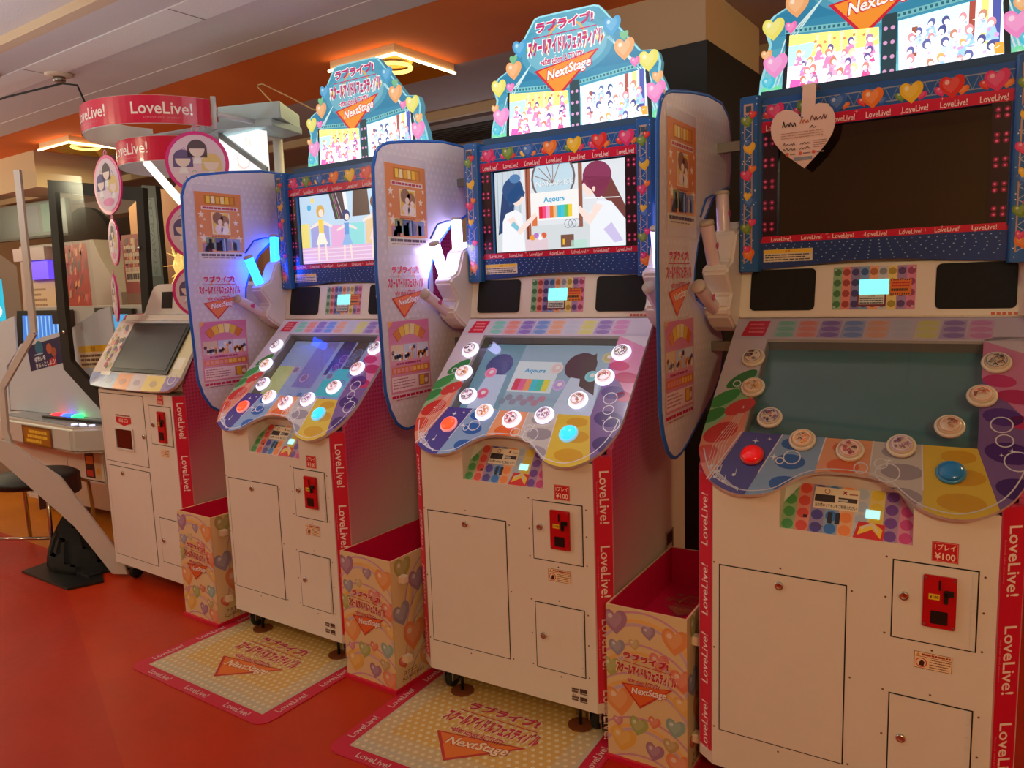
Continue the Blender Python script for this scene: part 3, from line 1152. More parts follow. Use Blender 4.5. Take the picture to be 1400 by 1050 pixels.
def topper_print(a):
    a.poly(TOP, (150, 220, 232), 1)
    inner = [(x * .972, 2.2 + (z - 2.2) * .975) for x, z in TOP]
    for k in range(14):
        z0, z1 = 1.98 + k * .034, 1.98 + (k + 1) * .034
        p = clip_convex(inner, [(-.5, z0), (.5, z0), (.5, z1), (-.5, z1)])
        t = k / 13
        c = mixc((150, 230, 240), (36, 128, 170), min(1, t * 1.9)) if t < .5 else mixc((36, 128, 170), (84, 164, 190), (t - .5) * 2)
        if len(p) > 2:
            a.poly(p, c, 2)
    # halo behind the logo
    a.poly(ell(-.03, 2.31, .19, .105, 28), (78, 158, 188), 3)
    a.poly(ell(-.03, 2.31, .165, .088, 28), (112, 182, 204), 4)
    for s in (-1, 1):
        for k in range(3):
            a.line([(s * (.335 - .01 * k), 2.03), (s * (.29 - .012 * k), 2.17), (s * (.13 + .006 * k), 2.32)], .004, (210, 236, 236), 3)
    # trusses round the pictures
    for p, q in (((-.29, 2.196), (-.02, 2.176)), ((.02, 2.18), (.29, 2.204)), ((-.29, 1.985), (-.005, 2.002)), ((.02, 2.002), (.30, 1.982))):
        a.line([p, q], .016, (120, 196, 206), 3)
        m = 20
        for k in range(m):
            x = p[0] + (q[0] - p[0]) * (k + .5) / m
            z = p[1] + (q[1] - p[1]) * (k + .5) / m
            a.rect(x - .004, z - .004, x + .003, z + .004, (40, 110, 130) if p[1] > 2.1 else (230, 250, 250), 4)
    a.rect(-.018, 2.0, .022, 2.19, (40, 70, 80), 4)
    for k in range(4):
        for dx in (-.008, .011):
            a.circle(dx, 2.03 + k * .04, .006, (230, 170, 220), 5, 8)
    a.poly([(-.30, 1.99), (-.283, 1.99), (-.274, 2.185), (-.286, 2.19)], (20, 30, 40), 4)
    a.poly([(.289, 1.99), (.305, 1.99), (.29, 2.19), (.277, 2.19)], (20, 30, 40), 4)
    logo(a, -.035, 2.262, .31, 8, 0.0, (196, 30, 104))
    pale = [(-.325, 2.21, .068, (232, 226, 110)), (-.255, 2.265, .07, (236, 170, 110)), (-.345, 2.135, .034, (240, 180, 120)), (-.318, 2.10, .075, (240, 150, 214)), (-.338, 2.05, .042, (70, 200, 230)), (-.33, 2.008, .07, (120, 236, 180)), (-.272, 2.205, .036, (240, 120, 190)),
            (.29, 2.21, .074, (232, 226, 110)), (.2, 2.265, .078, (236, 170, 110)), (.322, 2.15, .042, (240, 180, 120)), (.315, 2.10, .078, (240, 140, 206)), (.34, 2.055, .044, (70, 200, 230)), (.335, 2.01, .07, (120, 236, 180)), (.24, 2.215, .036, (240, 120, 190)),
            (-.225, 2.34, .066, (70, 160, 210)), (.155, 2.352, .068, (70, 160, 210)), (-.178, 2.325, .034, (214, 220, 130)), (.108, 2.318, .034, (214, 220, 130))]
    for x, z, s, c in pale:
        balloon(a, x, z, s, c, 6)
    for x, z in ((-.255, 2.305), (.2, 2.31)):
        a.heart(x, z, .034, (120, 190, 140), 9, 0, False)


def picture_left(a):
    a.poly(IMG_L, (250, 244, 248), 1)
    a.poly(clip_convex(IMG_L, [(-.3, 2.11), (0, 2.11), (0, 2.2), (-.3, 2.2)]), (252, 226, 120), 2)
    a.poly(clip_convex(IMG_L, [(-.3, 2.09), (-.22, 2.09), (-.2, 2.15), (-.3, 2.15)]), (170, 220, 245), 3)
    for k in range(5):
        a.poly([(-.2 + .035 * k, 2.168 - .002 * k), (-.19 + .035 * k, 2.168 - .002 * k), (-.192 + .035 * k, 2.11), (-.2 + .035 * k, 2.11)], (255, 238, 170), 3)
    a.clipto = IMG_L
    crowd(a, -.26, 2.008, -.035, 2.155, [(96, 84, 140), (226, 150, 90), (190, 120, 100), (244, 206, 150), (160, 120, 160), (206, 130, 120)],
          [(244, 130, 176), (250, 190, 210), (230, 80, 140), (255, 220, 228), (250, 160, 190)], 21, 4, 4, .40)
    for k in range(6):
        a.star(-.2 + k * .027, 2.15 - .006 * (k % 2), .007, (240, 120, 80), 4)
    a.poly([(-.275, 2.02), (-.245, 2.015), (-.24, 2.045), (-.27, 2.05)], (230, 90, 170), 16)
    for k in range(3):
        a.rect(-.27, 2.005 + .006 * k, -.25, 2.008 + .006 * k, (120, 190, 230), 17)
    a.clipto = None


def picture_right(a):
    a.poly(IMG_R, (226, 240, 252), 1)
    a.clipto = IMG_R
    for x0, x1, c in ((.06, .075, (140, 80, 60)), (.2, .215, (150, 70, 60)), (.255, .275, (70, 80, 150)), (.228, .246, (240, 220, 120))):
        a.rect(x0, 2.06, x1, 2.19, c, 2)
    a.rect(.03, 2.14, .2, 2.19, (196, 236, 244), 3)
    a.rect(.255, 2.03, .3, 2.06, (240, 150, 60), 2)
    crowd(a, .045, 2.004, .262, 2.165, [(90, 96, 150), (236, 166, 100), (180, 130, 110), (70, 76, 130), (206, 140, 150)],
          [(190, 214, 250), (244, 250, 255), (150, 190, 240), (236, 200, 226), (220, 234, 250)], 21, 8, 4, .40)
    a.rect(.02, 1.99, .3, 2.006, (170, 210, 246), 16)
    a.clipto = None


def monitor_flag(a):
    """street scene with a white banner striped in colours, two faceless figures"""
    x0, x1, z0, z1 = -.262, .262, 1.572, 1.866
    w, h = x1 - x0, z1 - z0
    P = lambda u, v: (x0 + w * u, z0 + h * v)
    R = lambda u0, v0, u1, v1, c, l: a.rect(*P(u0, v0), *P(u1, v1), c, l)
    E = lambda u, v, ru, rv, c, l, rot=0: a.poly(ell(*P(u, v), w * ru, h * rv, 20, rot), c, l)
    R(0, 0, 1, 1, (226, 232, 238), 1)
    R(0, 0, 1, .3, (214, 222, 226), 2)
    R(0, .3, .22, 1, (206, 218, 226), 2)
    for k in range(5):
        R(.02 + .045 * k, .3, .027 + .045 * k, 1, (170, 190, 204), 3)
    R(.25, .1, .29, 1, (166, 96, 74), 4)
    R(.26, .1, .27, 1, (120, 62, 46), 5)
    R(.66, .25, .69, 1, (150, 92, 74), 4)
    E(.47, .86, .17, .3, (118, 104, 106), 3)
    E(.47, .86, .155, .275, (196, 222, 236), 4)
    for k in range(5):
        t = math.pi * (k + 3) / 10 * 1.25
        a.line([P(.47, .8), (P(.47, .8)[0] + .08 * math.cos(t), P(.47, .8)[1] + .08 * math.sin(t))], .003, (150, 120, 110), 5)
    a.text('NAKAMISE', *P(.48, .80), .018, (236, 240, 242), 7, .15)
    a.text('NAKAMISE', P(.48, .80)[0] + .0012, P(.48, .80)[1] - .0012, .018, (130, 140, 150), 6, .15)
    R(.29, .36, .66, .70, (246, 246, 244), 5)
    a.text('Aqours', *P(.475, .60), .026, (60, 170, 214), 7, .085, bold=.03)
    cs = [(226, 40, 60), (240, 80, 130), (240, 160, 200), (226, 120, 50), (240, 190, 140), (60, 190, 220), (70, 200, 214), (110, 190, 90), (240, 210, 60)]
    for k, c in enumerate(cs):
        R(.355 + .0285 * k, .385, .355 + .0285 * (k + 1), .53, c, 7)
    R(.30, .30, .34, .42, (220, 120, 70), 6)
    for k in range(4):
        E(.30 + .03 * k, .16 + .02 * (k % 2), .022, .035, [(240, 160, 60), (180, 120, 200), (250, 250, 250), (220, 100, 70)][k], 7)
    R(.24, .0, .42, .14, (228, 206, 214), 6)
    R(.52, .02, .62, .17, (120, 84, 70), 6)
    R(.535, .05, .55, .12, (240, 190, 50), 7)
    for k in range(3):
        a.ring(*P(.58 + .03 * k, .30), .016, .002, (120, 130, 150), 7, 12)
    R(.60, .0, .72, .10, (190, 226, 214), 6)
    # figure at left: navy hair, white dress
    a.poly([P(.02, .22), P(.14, .30), P(.16, .6), P(.12, .86), P(.06, .72)], (40, 66, 112), 8)
    E(.185, .68, .052, .115, (250, 226, 216), 9)
    a.poly(ell(*P(.15, .76), w * .085, h * .155, 22, .2), (46, 80, 128), 10)
    a.poly([P(.19, .84), P(.25, .72), P(.235, .66), P(.20, .72), P(.17, .62), P(.12, .55), P(.10, .7)], (46, 80, 128), 10)
    E(.17, .90, .045, .055, (84, 130, 180), 11)
    a.poly([P(.05, 0), P(.24, 0), P(.22, .46), P(.17, .52), P(.09, .48), P(.06, .38)], (244, 248, 252), 9)
    a.poly([P(.10, .40), P(.2, .20), P(.34, .42), P(.33, .47), P(.2, .30), P(.15, .44)], (250, 228, 220), 10)
    a.poly([P(.125, .33), P(.18, .25), P(.195, .30), P(.15, .38)], (130, 200, 220), 11)
    # figure at right: plum hair, white dress
    a.poly([P(.82, .9), P(.9, .8), P(1, .45), P(1, .22), P(.9, .5), P(.82, .6)], (118, 66, 62), 8)
    E(.745, .72, .05, .12, (250, 226, 216), 9)
    a.poly(ell(*P(.80, .83), w * .105, h * .17, 22, -.15), (140, 58, 92), 10)
    a.poly([P(.70, .84), P(.685, .74), P(.72, .78), P(.76, .66), P(.80, .56), P(.86, .62), P(.90, .8)], (128, 54, 78), 10)
    E(.775, .68, .012, .03, (244, 212, 204), 11)
    a.poly([P(.74, 0), P(1, 0), P(1, .3), P(.9, .52), P(.8, .54), P(.74, .4)], (240, 246, 252), 9)
    a.poly([P(.84, .48), P(.74, .26), P(.655, .44), P(.67, .50), P(.745, .38), P(.78, .52)], (250, 228, 220), 10)
    a.poly([P(.84, .2), P(.90, .28), P(.98, .06), P(.92, .04)], (210, 200, 240), 10)
    a.line([P(.70, .58), P(.96, .56)], .003, (250, 250, 250), 12)


def monitor_stage(a):
    """bright stage with three faceless dancers"""
    x0, x1, z0, z1 = -.262, .262, 1.572, 1.866
    w, h = x1 - x0, z1 - z0
    P = lambda u, v: (x0 + w * u, z0 + h * v)
    R = lambda u0, v0, u1, v1, c, l: a.rect(*P(u0, v0), *P(u1, v1), c, l)
    E = lambda u, v, ru, rv, c, l, rot=0: a.poly(ell(*P(u, v), w * ru, h * rv, 18, rot), c, l)
    R(0, 0, 1, 1, (196, 222, 244), 1)
    R(0, 0, 1, .24, (232, 190, 226), 2)
    for k in range(4):
        R(0, .03 + .055 * k, 1, .045 + .055 * k, (244, 222, 240), 3)
    R(0, .24, .1, .6, (244, 226, 130), 2)
    R(.12, .24, .34, .56, (168, 170, 226), 2)
    R(.36, .24, .52, .54, (236, 180, 224), 2)
    R(.54, .24, .74, .55, (150, 226, 226), 2)
    R(.76, .24, 1, .62, (236, 206, 160), 2)
    a.poly([P(.42, .62), P(.36, 1), P(.52, 1), P(.55, .62)], (86, 66, 74), 3)
    a.poly([P(.62, .64), P(.64, 1), P(.8, 1), P(.82, .64)], (96, 70, 64), 3)
    a.poly([P(.55, .62), P(.52, 1), P(.56, 1), P(.58, .62)], (246, 246, 250), 4)
    for k in range(5):
        a.line([P(.38 + .015 * k, 1), P(.44 + .02 * k, .62)], .002, [(60, 60, 70), (120, 200, 110), (240, 120, 190), (60, 60, 70), (240, 240, 250)][k], 5)
    a.circle(*P(.115, .83), .013, (80, 180, 226), 4)
    a.circle(*P(.16, .93), .012, (240, 220, 140), 4)
    def dancer(u, s, hair, top, skirt, l):
        E(u, .74 * s + .06, .052 * s, .1 * s, hair, l)
        E(u + .008, .71 * s + .06, .03 * s, .06 * s, (252, 230, 218), l + 1)
        a.poly([P(u - .035 * s, .62 * s + .05), P(u + .035 * s, .62 * s + .05), P(u + .03 * s, .42 * s + .04), P(u - .03 * s, .42 * s + .04)], top, l + 1)
        a.poly([P(u - .03 * s, .43 * s + .04), P(u + .03 * s, .43 * s + .04), P(u + .075 * s, .26 * s + .03), P(u - .075 * s, .26 * s + .03)], skirt, l + 2)
        for d in (-1, 1):
            a.poly([P(u + d * .03 * s, .28 * s + .03), P(u + d * .055 * s, .28 * s + .03), P(u + d * .06 * s, .03), P(u + d * .042 * s, .03)], (252, 232, 224), l + 1)
            a.poly([P(u + d * .03 * s, .6 * s + .05), P(u + d * .14 * s, .52 * s + .05), P(u + d * .14 * s, .5 * s + .04), P(u + d * .03 * s, .54 * s + .05)], (252, 232, 224), l + 1)
    dancer(.25, .95, (220, 176, 90), (250, 214, 90), (250, 246, 226), 6)
    dancer(.55, .82, (60, 66, 120), (110, 160, 226), (150, 190, 236), 6)
    dancer(.88, 1.02, (110, 74, 60), (246, 160, 196), (250, 220, 232), 6)


def deck_pic_flag(a):
    W = WV
    x0, x1, w0, w1 = -.272, .272, W(.085), W(.35)
    P = lambda u, v: (x0 + (x1 - x0) * u, w0 + (w1 - w0) * v)
    R = lambda u0, v0, u1, v1, c, l: a.rect(*P(u0, v0), *P(u1, v1), c, l)
    E = lambda u, v, r, c, l: a.poly(ell(*P(u, v), r, r, 18), c, l)
    R(0, 0, 1, 1, (150, 170, 190), 1)
    R(.0, .0, .3, 1, (110, 150, 170), 2)
    E(.16, .72, .055, (44, 50, 110), 3)
    a.poly([P(.05, .1), P(.26, .1), P(.25, .6), P(.1, .6)], (190, 200, 226), 4)
    E(.76, .74, .06, (80, 40, 56), 3)
    a.poly([P(.66, .05), P(.96, .05), P(.93, .55), P(.72, .6)], (196, 200, 220), 4)
    a.poly([P(.8, .5), P(.92, .4), P(.84, .9), P(.76, .8)], (80, 50, 50), 5)
    R(.30, .40, .62, .78, (214, 220, 226), 4)
    a.text('Aqours', *P(.45, .66), .024, (40, 150, 200), 6, .085, bold=.03)
    for k, c in enumerate([(216, 40, 70), (226, 90, 140), (236, 150, 90), (60, 190, 210), (70, 190, 170), (226, 206, 60)]):
        R(.33 + .043 * k, .42, .33 + .043 * (k + 1), .56, c, 6)
    r = random.Random(2)
    for u, v, c in ((.12, .62, (240, 110, 150)), (.13, .36, (226, 70, 120)), (.27, .12, (200, 160, 110)), (.47, .06, (60, 40, 60)), (.63, .16, (214, 110, 110)), (.80, .34, (90, 190, 190)), (.86, .62, (120, 190, 200)), (.93, .85, (190, 170, 110)), (.6, .7, (226, 190, 190)), (.66, .5, (190, 150, 210))):
        E(u, v, .024, mixc(c, (255, 255, 255), .2), 7)
        E(u, v, .018, c, 8)
        E(u + .005, v + .01, .009, (236, 220, 216), 9)
    for k in range(8):
        E(.3 + .04 * k, .28 + .05 * (k % 2), .014, (120 + 10 * k, 130, 150), 5)


def deck_pic_stage(a):
    W = WV
    x0, x1, w0, w1 = -.272, .272, W(.085), W(.35)
    P = lambda u, v: (x0 + (x1 - x0) * u, w0 + (w1 - w0) * v)
    R = lambda u0, v0, u1, v1, c, l: a.rect(*P(u0, v0), *P(u1, v1), c, l)
    E = lambda u, v, r, c, l: a.poly(ell(*P(u, v), r, r, 18), c, l)
    R(0, 0, 1, 1, (140, 150, 190), 1)
    R(0, 0, .2, .6, (180, 180, 120), 2)
    R(.3, .3, .52, 1, (120, 110, 180), 2)
    R(.56, .5, .7, 1, (60, 50, 110), 2)
    R(.72, .5, .84, 1, (80, 60, 60), 2)
    R(.6, .2, .86, .6, (60, 180, 190), 3)
    R(0, 0, 1, .14, (170, 130, 180), 4)
    r = random.Random(6)
    for _ in range(14):
        u, v = r.uniform(.06, .94), r.uniform(.12, .9)
        c = r.choice([(150, 90, 200), (120, 150, 210), (190, 140, 190), (110, 120, 160)])
        a.ring(*P(u, v), .024, .005, c, 6, 18)
        E(u, v, .014, mixc(c, (40, 40, 70), .4), 6)


def tray_print(a):
    w0, w1 = -.152, .152
    n = 9
    a.clipto = [(-.152, 0), (.152, 0), (.152, .075), (.112, .134), (-.112, .134), (-.152, .075)]
    cw = (w1 - w0) / n
    for k, c in enumerate(RAIN):
        a.rect(w0 + cw * k, 0, w0 + cw * (k + 1), .134, mixc(c, (226, 206, 190), .5), 1)
        for j in range(4):
            a.circle(w0 + cw * (k + .5), .018 + j * .034, cw * .42, mixc(c, (226, 206, 190), .05), 2, 14)
    a.clipto = None
    a.poly([(.02, 0), (.088, 0), (.09, .045), (.03, .048)], (214, 40, 40), 3)
    a.poly([(.03, .012), (.062, .03), (.082, .008), (.085, .032), (.062, .048), (.034, .034)], (240, 200, 60), 4)
    a.line([(.037, .03), (.06, .045), (.075, .024)], .006, (226, 206, 190), 5)
    # earphone notice
    a.rect(-.08, .07, .026, .128, (236, 216, 192), 4)
    a.rect(-.078, .088, -.03, .108, (50, 36, 36), 5)
    a.rect(-.022, .092, .022, .104, (66, 40, 40), 5)
    a.rect(-.022, .094, 0, .1, (200, 190, 180), 6)
    a.ring(-.05, .118, .007, .0016, (150, 60, 50), 5, 16)
    a.text('×', -.008, .118, .011, (150, 20, 40), 5, bold=.03)
    a.bars(.002, .112, .022, .118, 1, (160, 60, 50), 5, 2)
    a.text('左の図のイヤホンをご利用ください', -.027, .079, .0105, (40, 28, 26), 5, .098, bold=.02)
    for x in (-.042, -.024):
        a.rect(x, .032, x + .011, .062, (40, 40, 46), 4)
    a.rect(-.1, .04, -.09, .048, (40, 30, 34), 4)
    a.line([(-.075, .022), (-.05, .022)], .0018, (90, 70, 60), 4)


def card_print(a):
    x0, x1, z0, z1 = -.107, .107, .022, .145
    rainbow_strips(a, x0, x1, z0, z1, 4, 1, .42, .25)
    a.rect(.042, .06, .096, .107, (226, 120, 40), 4)
    for k in range(9):
        for z in (.062, .102):
            a.poly([(.044 + k * .0056, z), (.0466 + k * .0056, z), (.048 + k * .0056, z + .0045), (.0454 + k * .0056, z + .0045)], (40, 26, 20), 5)
    a.bars(.046, .084, .092, .1, 2, (190, 30, 40), 5, 4, .6)
    a.bars(.046, .07, .092, .082, 1, (50, 36, 30), 5, 5, .6)
    a.rect(-.04, .03, .034, .066, (120, 24, 50), 5)
    a.rect(-.036, .036, .03, .064, (220, 226, 226), 6)
    a.bars(-.033, .037, .027, .056, 3, (70, 70, 76), 7, 3, .55)
    a.text('ご注意', -.003, .060, .0055, (60, 60, 70), 7)
    for x in (-.1, .1):
        for z in (.03, .137):
            a.circle(x, z, .003, (190, 190, 200), 3, 8)


STAR = (252, 232, 214)


def poster_orange(a):
    # u = y, v = z on the board
    y0, y1, z0, z1 = .06, .29, 1.60, 1.885
    a.rect(y0 - .004, z0 - .03, y1 + .006, z1 + .03, (214, 206, 220), 1)
    a.rect(y0, z0, y1, z1, (226, 214, 206), 2)
    a.rect(y0, z0 + .032, y1, z1, (226, 140, 84), 3)
    a.rect(y0, z0 + .032, y1, z0 + .10, (232, 164, 112), 4)
    a.rect(y0 + .045, z1 - .05, y1 - .03, z1 - .012, (196, 120, 40), 5)
    for k in range(6):
        a.rect(y0 + .055 + k * .0235, z1 - .046, y0 + .073 + k * .0235, z1 - .016, [(250, 214, 90), (250, 240, 200), (240, 190, 70), (250, 226, 150), (250, 200, 60), (226, 150, 60)][k], 6)
    a.rect(y0 + .028, z1 - .074, y1 - .02, z1 - .058, (236, 220, 214), 5)
    a.bars(y0 + .035, z1 - .072, y1 - .026, z1 - .06, 1, (190, 60, 90), 6, 3, .7)
    a.rect(y0 + .075, z0 + .108, y1 - .065, z1 - .084, (250, 236, 214), 5)
    a.rect(y0 + .079, z0 + .112, y1 - .069, z1 - .088, (240, 196, 80), 6)
    cx, cz = (y0 + y1) / 2 + .005, z0 + .155
    for dx, dz, r, c in ((-.014, .022, .026, (150, 96, 76)), (.018, .012, .024, (160, 106, 84)), (-.004, .006, .012, (250, 226, 214)), (.024, -.004, .011, (250, 226, 214)), (-.012, -.024, .02, (244, 220, 226)), (.018, -.028, .02, (250, 240, 240))):
        a.circle(cx + dx, cz + dz, r, c, 7 + (1 if r < .02 else 0), 14)
    for y, z, s in ((.085, 1.79, .016), (.082, 1.74, .01), (.092, 1.69, .02), (.255, 1.76, .014), (.268, 1.69, .018), (.272, 1.80, .01), (.075, 1.71, .008), (.262, 1.725, .008), (.1, 1.77, .007)):
        a.star(y, z, s, STAR, 5)
    for y, z, w, h, cc in ((.1, 1.645, .05, .05, (120, 150, 90)), (.145, 1.637, .06, .056, (70, 90, 150)), (.2, 1.64, .07, .05, (150, 160, 214)), (.08, 1.634, .05, .036, (190, 120, 150))):
        a.rect(y, z, y + w, z + h, cc, 6)
        r = random.Random(int(y * 1000))
        for _ in range(6):
            a.rect(y + r.uniform(0, w - .012), z, y + r.uniform(0, w - .012) + .01, z + h * r.uniform(.4, 1), mixc(cc, r.choice([(255, 255, 255), (110, 100, 150), (240, 150, 120), (130, 170, 220)]), .55), 7)
    a.bars(y0 + .07, z0 + .094, y1 - .06, z0 + .102, 1, (190, 100, 70), 6, 5, .6)
    a.bars(y0 + .012, z0 + .014, y1 - .012, z0 + .026, 1, (90, 60, 80), 5, 6, .8)
    a.bars(y0 + .02, z0 + .004, y1 - .03, z0 + .011, 1, (150, 120, 130), 5, 7, .5)


def poster_pink(a):
    y0, y1, z0, z1 = .03, .272, 1.045, 1.338
    a.rect(y0, z0, y1, z1, (226, 204, 216), 2)
    a.rect(y0 + .004, z0 + .03, y1 - .004, z1 - .004, (220, 140, 176), 3)
    a.grad(y0 + .004, z1 - .16, y1 - .004, z1 - .004, (230, 160, 190), (212, 116, 166), 4, 6)
    a.poly([(y0 + .004, z1 - .004), (y0 + .03, z1 - .004), (y0 + .004, z1 - .03)], (236, 170, 90), 5)
    cc = [(226, 130, 40), (240, 190, 60), (246, 222, 120), (240, 226, 170), (236, 190, 70), (220, 120, 40)]
    for k in range(6):
        t0, t1 = math.radians(128 - k * 13), math.radians(128 - k * 13 - 11.5)
        c = (y0 + y1) / 2
        q = [(c + .15 * math.cos(t), z1 - .165 + .15 * math.sin(t)) for t in (t0, t1)] + [(c + .112 * math.cos(t), z1 - .165 + .112 * math.sin(t)) for t in (t1, t0)]
        a.poly([(c + (x - c) * 1.03, z) for x, z in [q[0], q[1], q[2], q[3]]], (150, 70, 30), 5)
        a.poly(q, cc[k], 6)
    for k in range(3):
        x = y0 + .012 + k * .074
        a.rect(x, z1 - .145, x + .07, z1 - .088, [(226, 200, 170), (200, 206, 236), (214, 216, 240)][k], 5)
        r = random.Random(k + 30)
        for j in range(5):
            a.circle(x + .01 + j * .0125, z1 - .115 + r.uniform(-.018, .015), .008, r.choice([(60, 50, 90), (226, 130, 60), (110, 70, 60), (90, 100, 180), (240, 230, 236)]), 6, 10)
            a.rect(x + .006 + j * .0125, z1 - .145, x + .014 + j * .0125, z1 - .118, r.choice([(240, 150, 60), (250, 240, 246), (180, 190, 230)]), 6)
    a.rect(y0 + .012, z0 + .1, y1 - .012, z0 + .124, (226, 120, 60), 5)
    for k in range(9):
        a.rect(y0 + .018 + k * .023, z0 + .104, y0 + .036 + k * .023, z0 + .12, (246, 196, 110) if k > 4 else (236, 150, 150), 6)
    a.bars(y0 + .04, z0 + .13, y1 - .06, z0 + .142, 1, (180, 60, 110), 5, 3, .6)
    a.rect(y0 + .01, z0 + .038, y1 - .01, z0 + .09, (244, 216, 226), 5)
    a.bars(y0 + .016, z0 + .044, y0 + .14, z0 + .086, 4, (180, 120, 150), 6, 9, .4)
    a.rect(y1 - .08, z0 + .044, y1 - .018, z0 + .085, (190, 120, 120), 6)
    a.rect(y1 - .072, z0 + .048, y1 - .046, z0 + .082, (240, 186, 50), 7)
    a.circle(y1 - .034, z0 + .062, .01, (240, 220, 214), 7, 10)
    a.bars(y0 + .006, z0 + .012, y1 - .006, z0 + .024, 1, (200, 40, 90), 5, 6, .8)
    a.bars(y0 + .03, z0 + .003, y1 - .08, z0 + .009, 1, (150, 100, 130), 5, 7, .5)


BOARD = [(.007, 1.091), (.028, 1.02), (.06, .968), (.095, .945), (.122, .938), (.16, .942), (.2, .955), (.454, 1.069), (.54, 1.13), (.566, 1.193), (.572, 1.245), (.54, 1.295), (.345, 1.375), (.295, 1.39), (.278, 1.42),
         (.284, 1.475), (.315, 1.55), (.37, 1.625), (.45, 1.69), (.56, 1.733), (.638, 1.75), (.654, 1.80), (.652, 1.911), (.635, 1.95), (.609, 1.976), (.548, 2.0), (.415, 2.0), (.245, 1.979), (.094, 1.953), (.052, 1.938), (.027, 1.915), (.006, 1.86), (-.006, 1.499)]


def board_print(a):
    for j in range(40):
        for k in range(22):
            y, z = .03 + k * .03 + (.015 if j % 2 else 0), .98 + j * .026
            if .02 < y < .25 and .97 + abs(y - .12) * .6 < z < 1.93 or (y < .62 and 1.76 < z < 1.95) or (y < .5 and 1.13 < z < 1.29):
                a.circle(y, z, .0085, (226, 218, 230), 1, 8)


def board_logo(a):
    logo(a, .148, 1.425, .205, 4, 0.0, (214, 40, 100), (246, 240, 246), (240, 130, 80), (214, 50, 70))
    a.line([(.13, 1.338), (.22, 1.342), (.232, 1.348)], .0016, (180, 170, 180), 4)


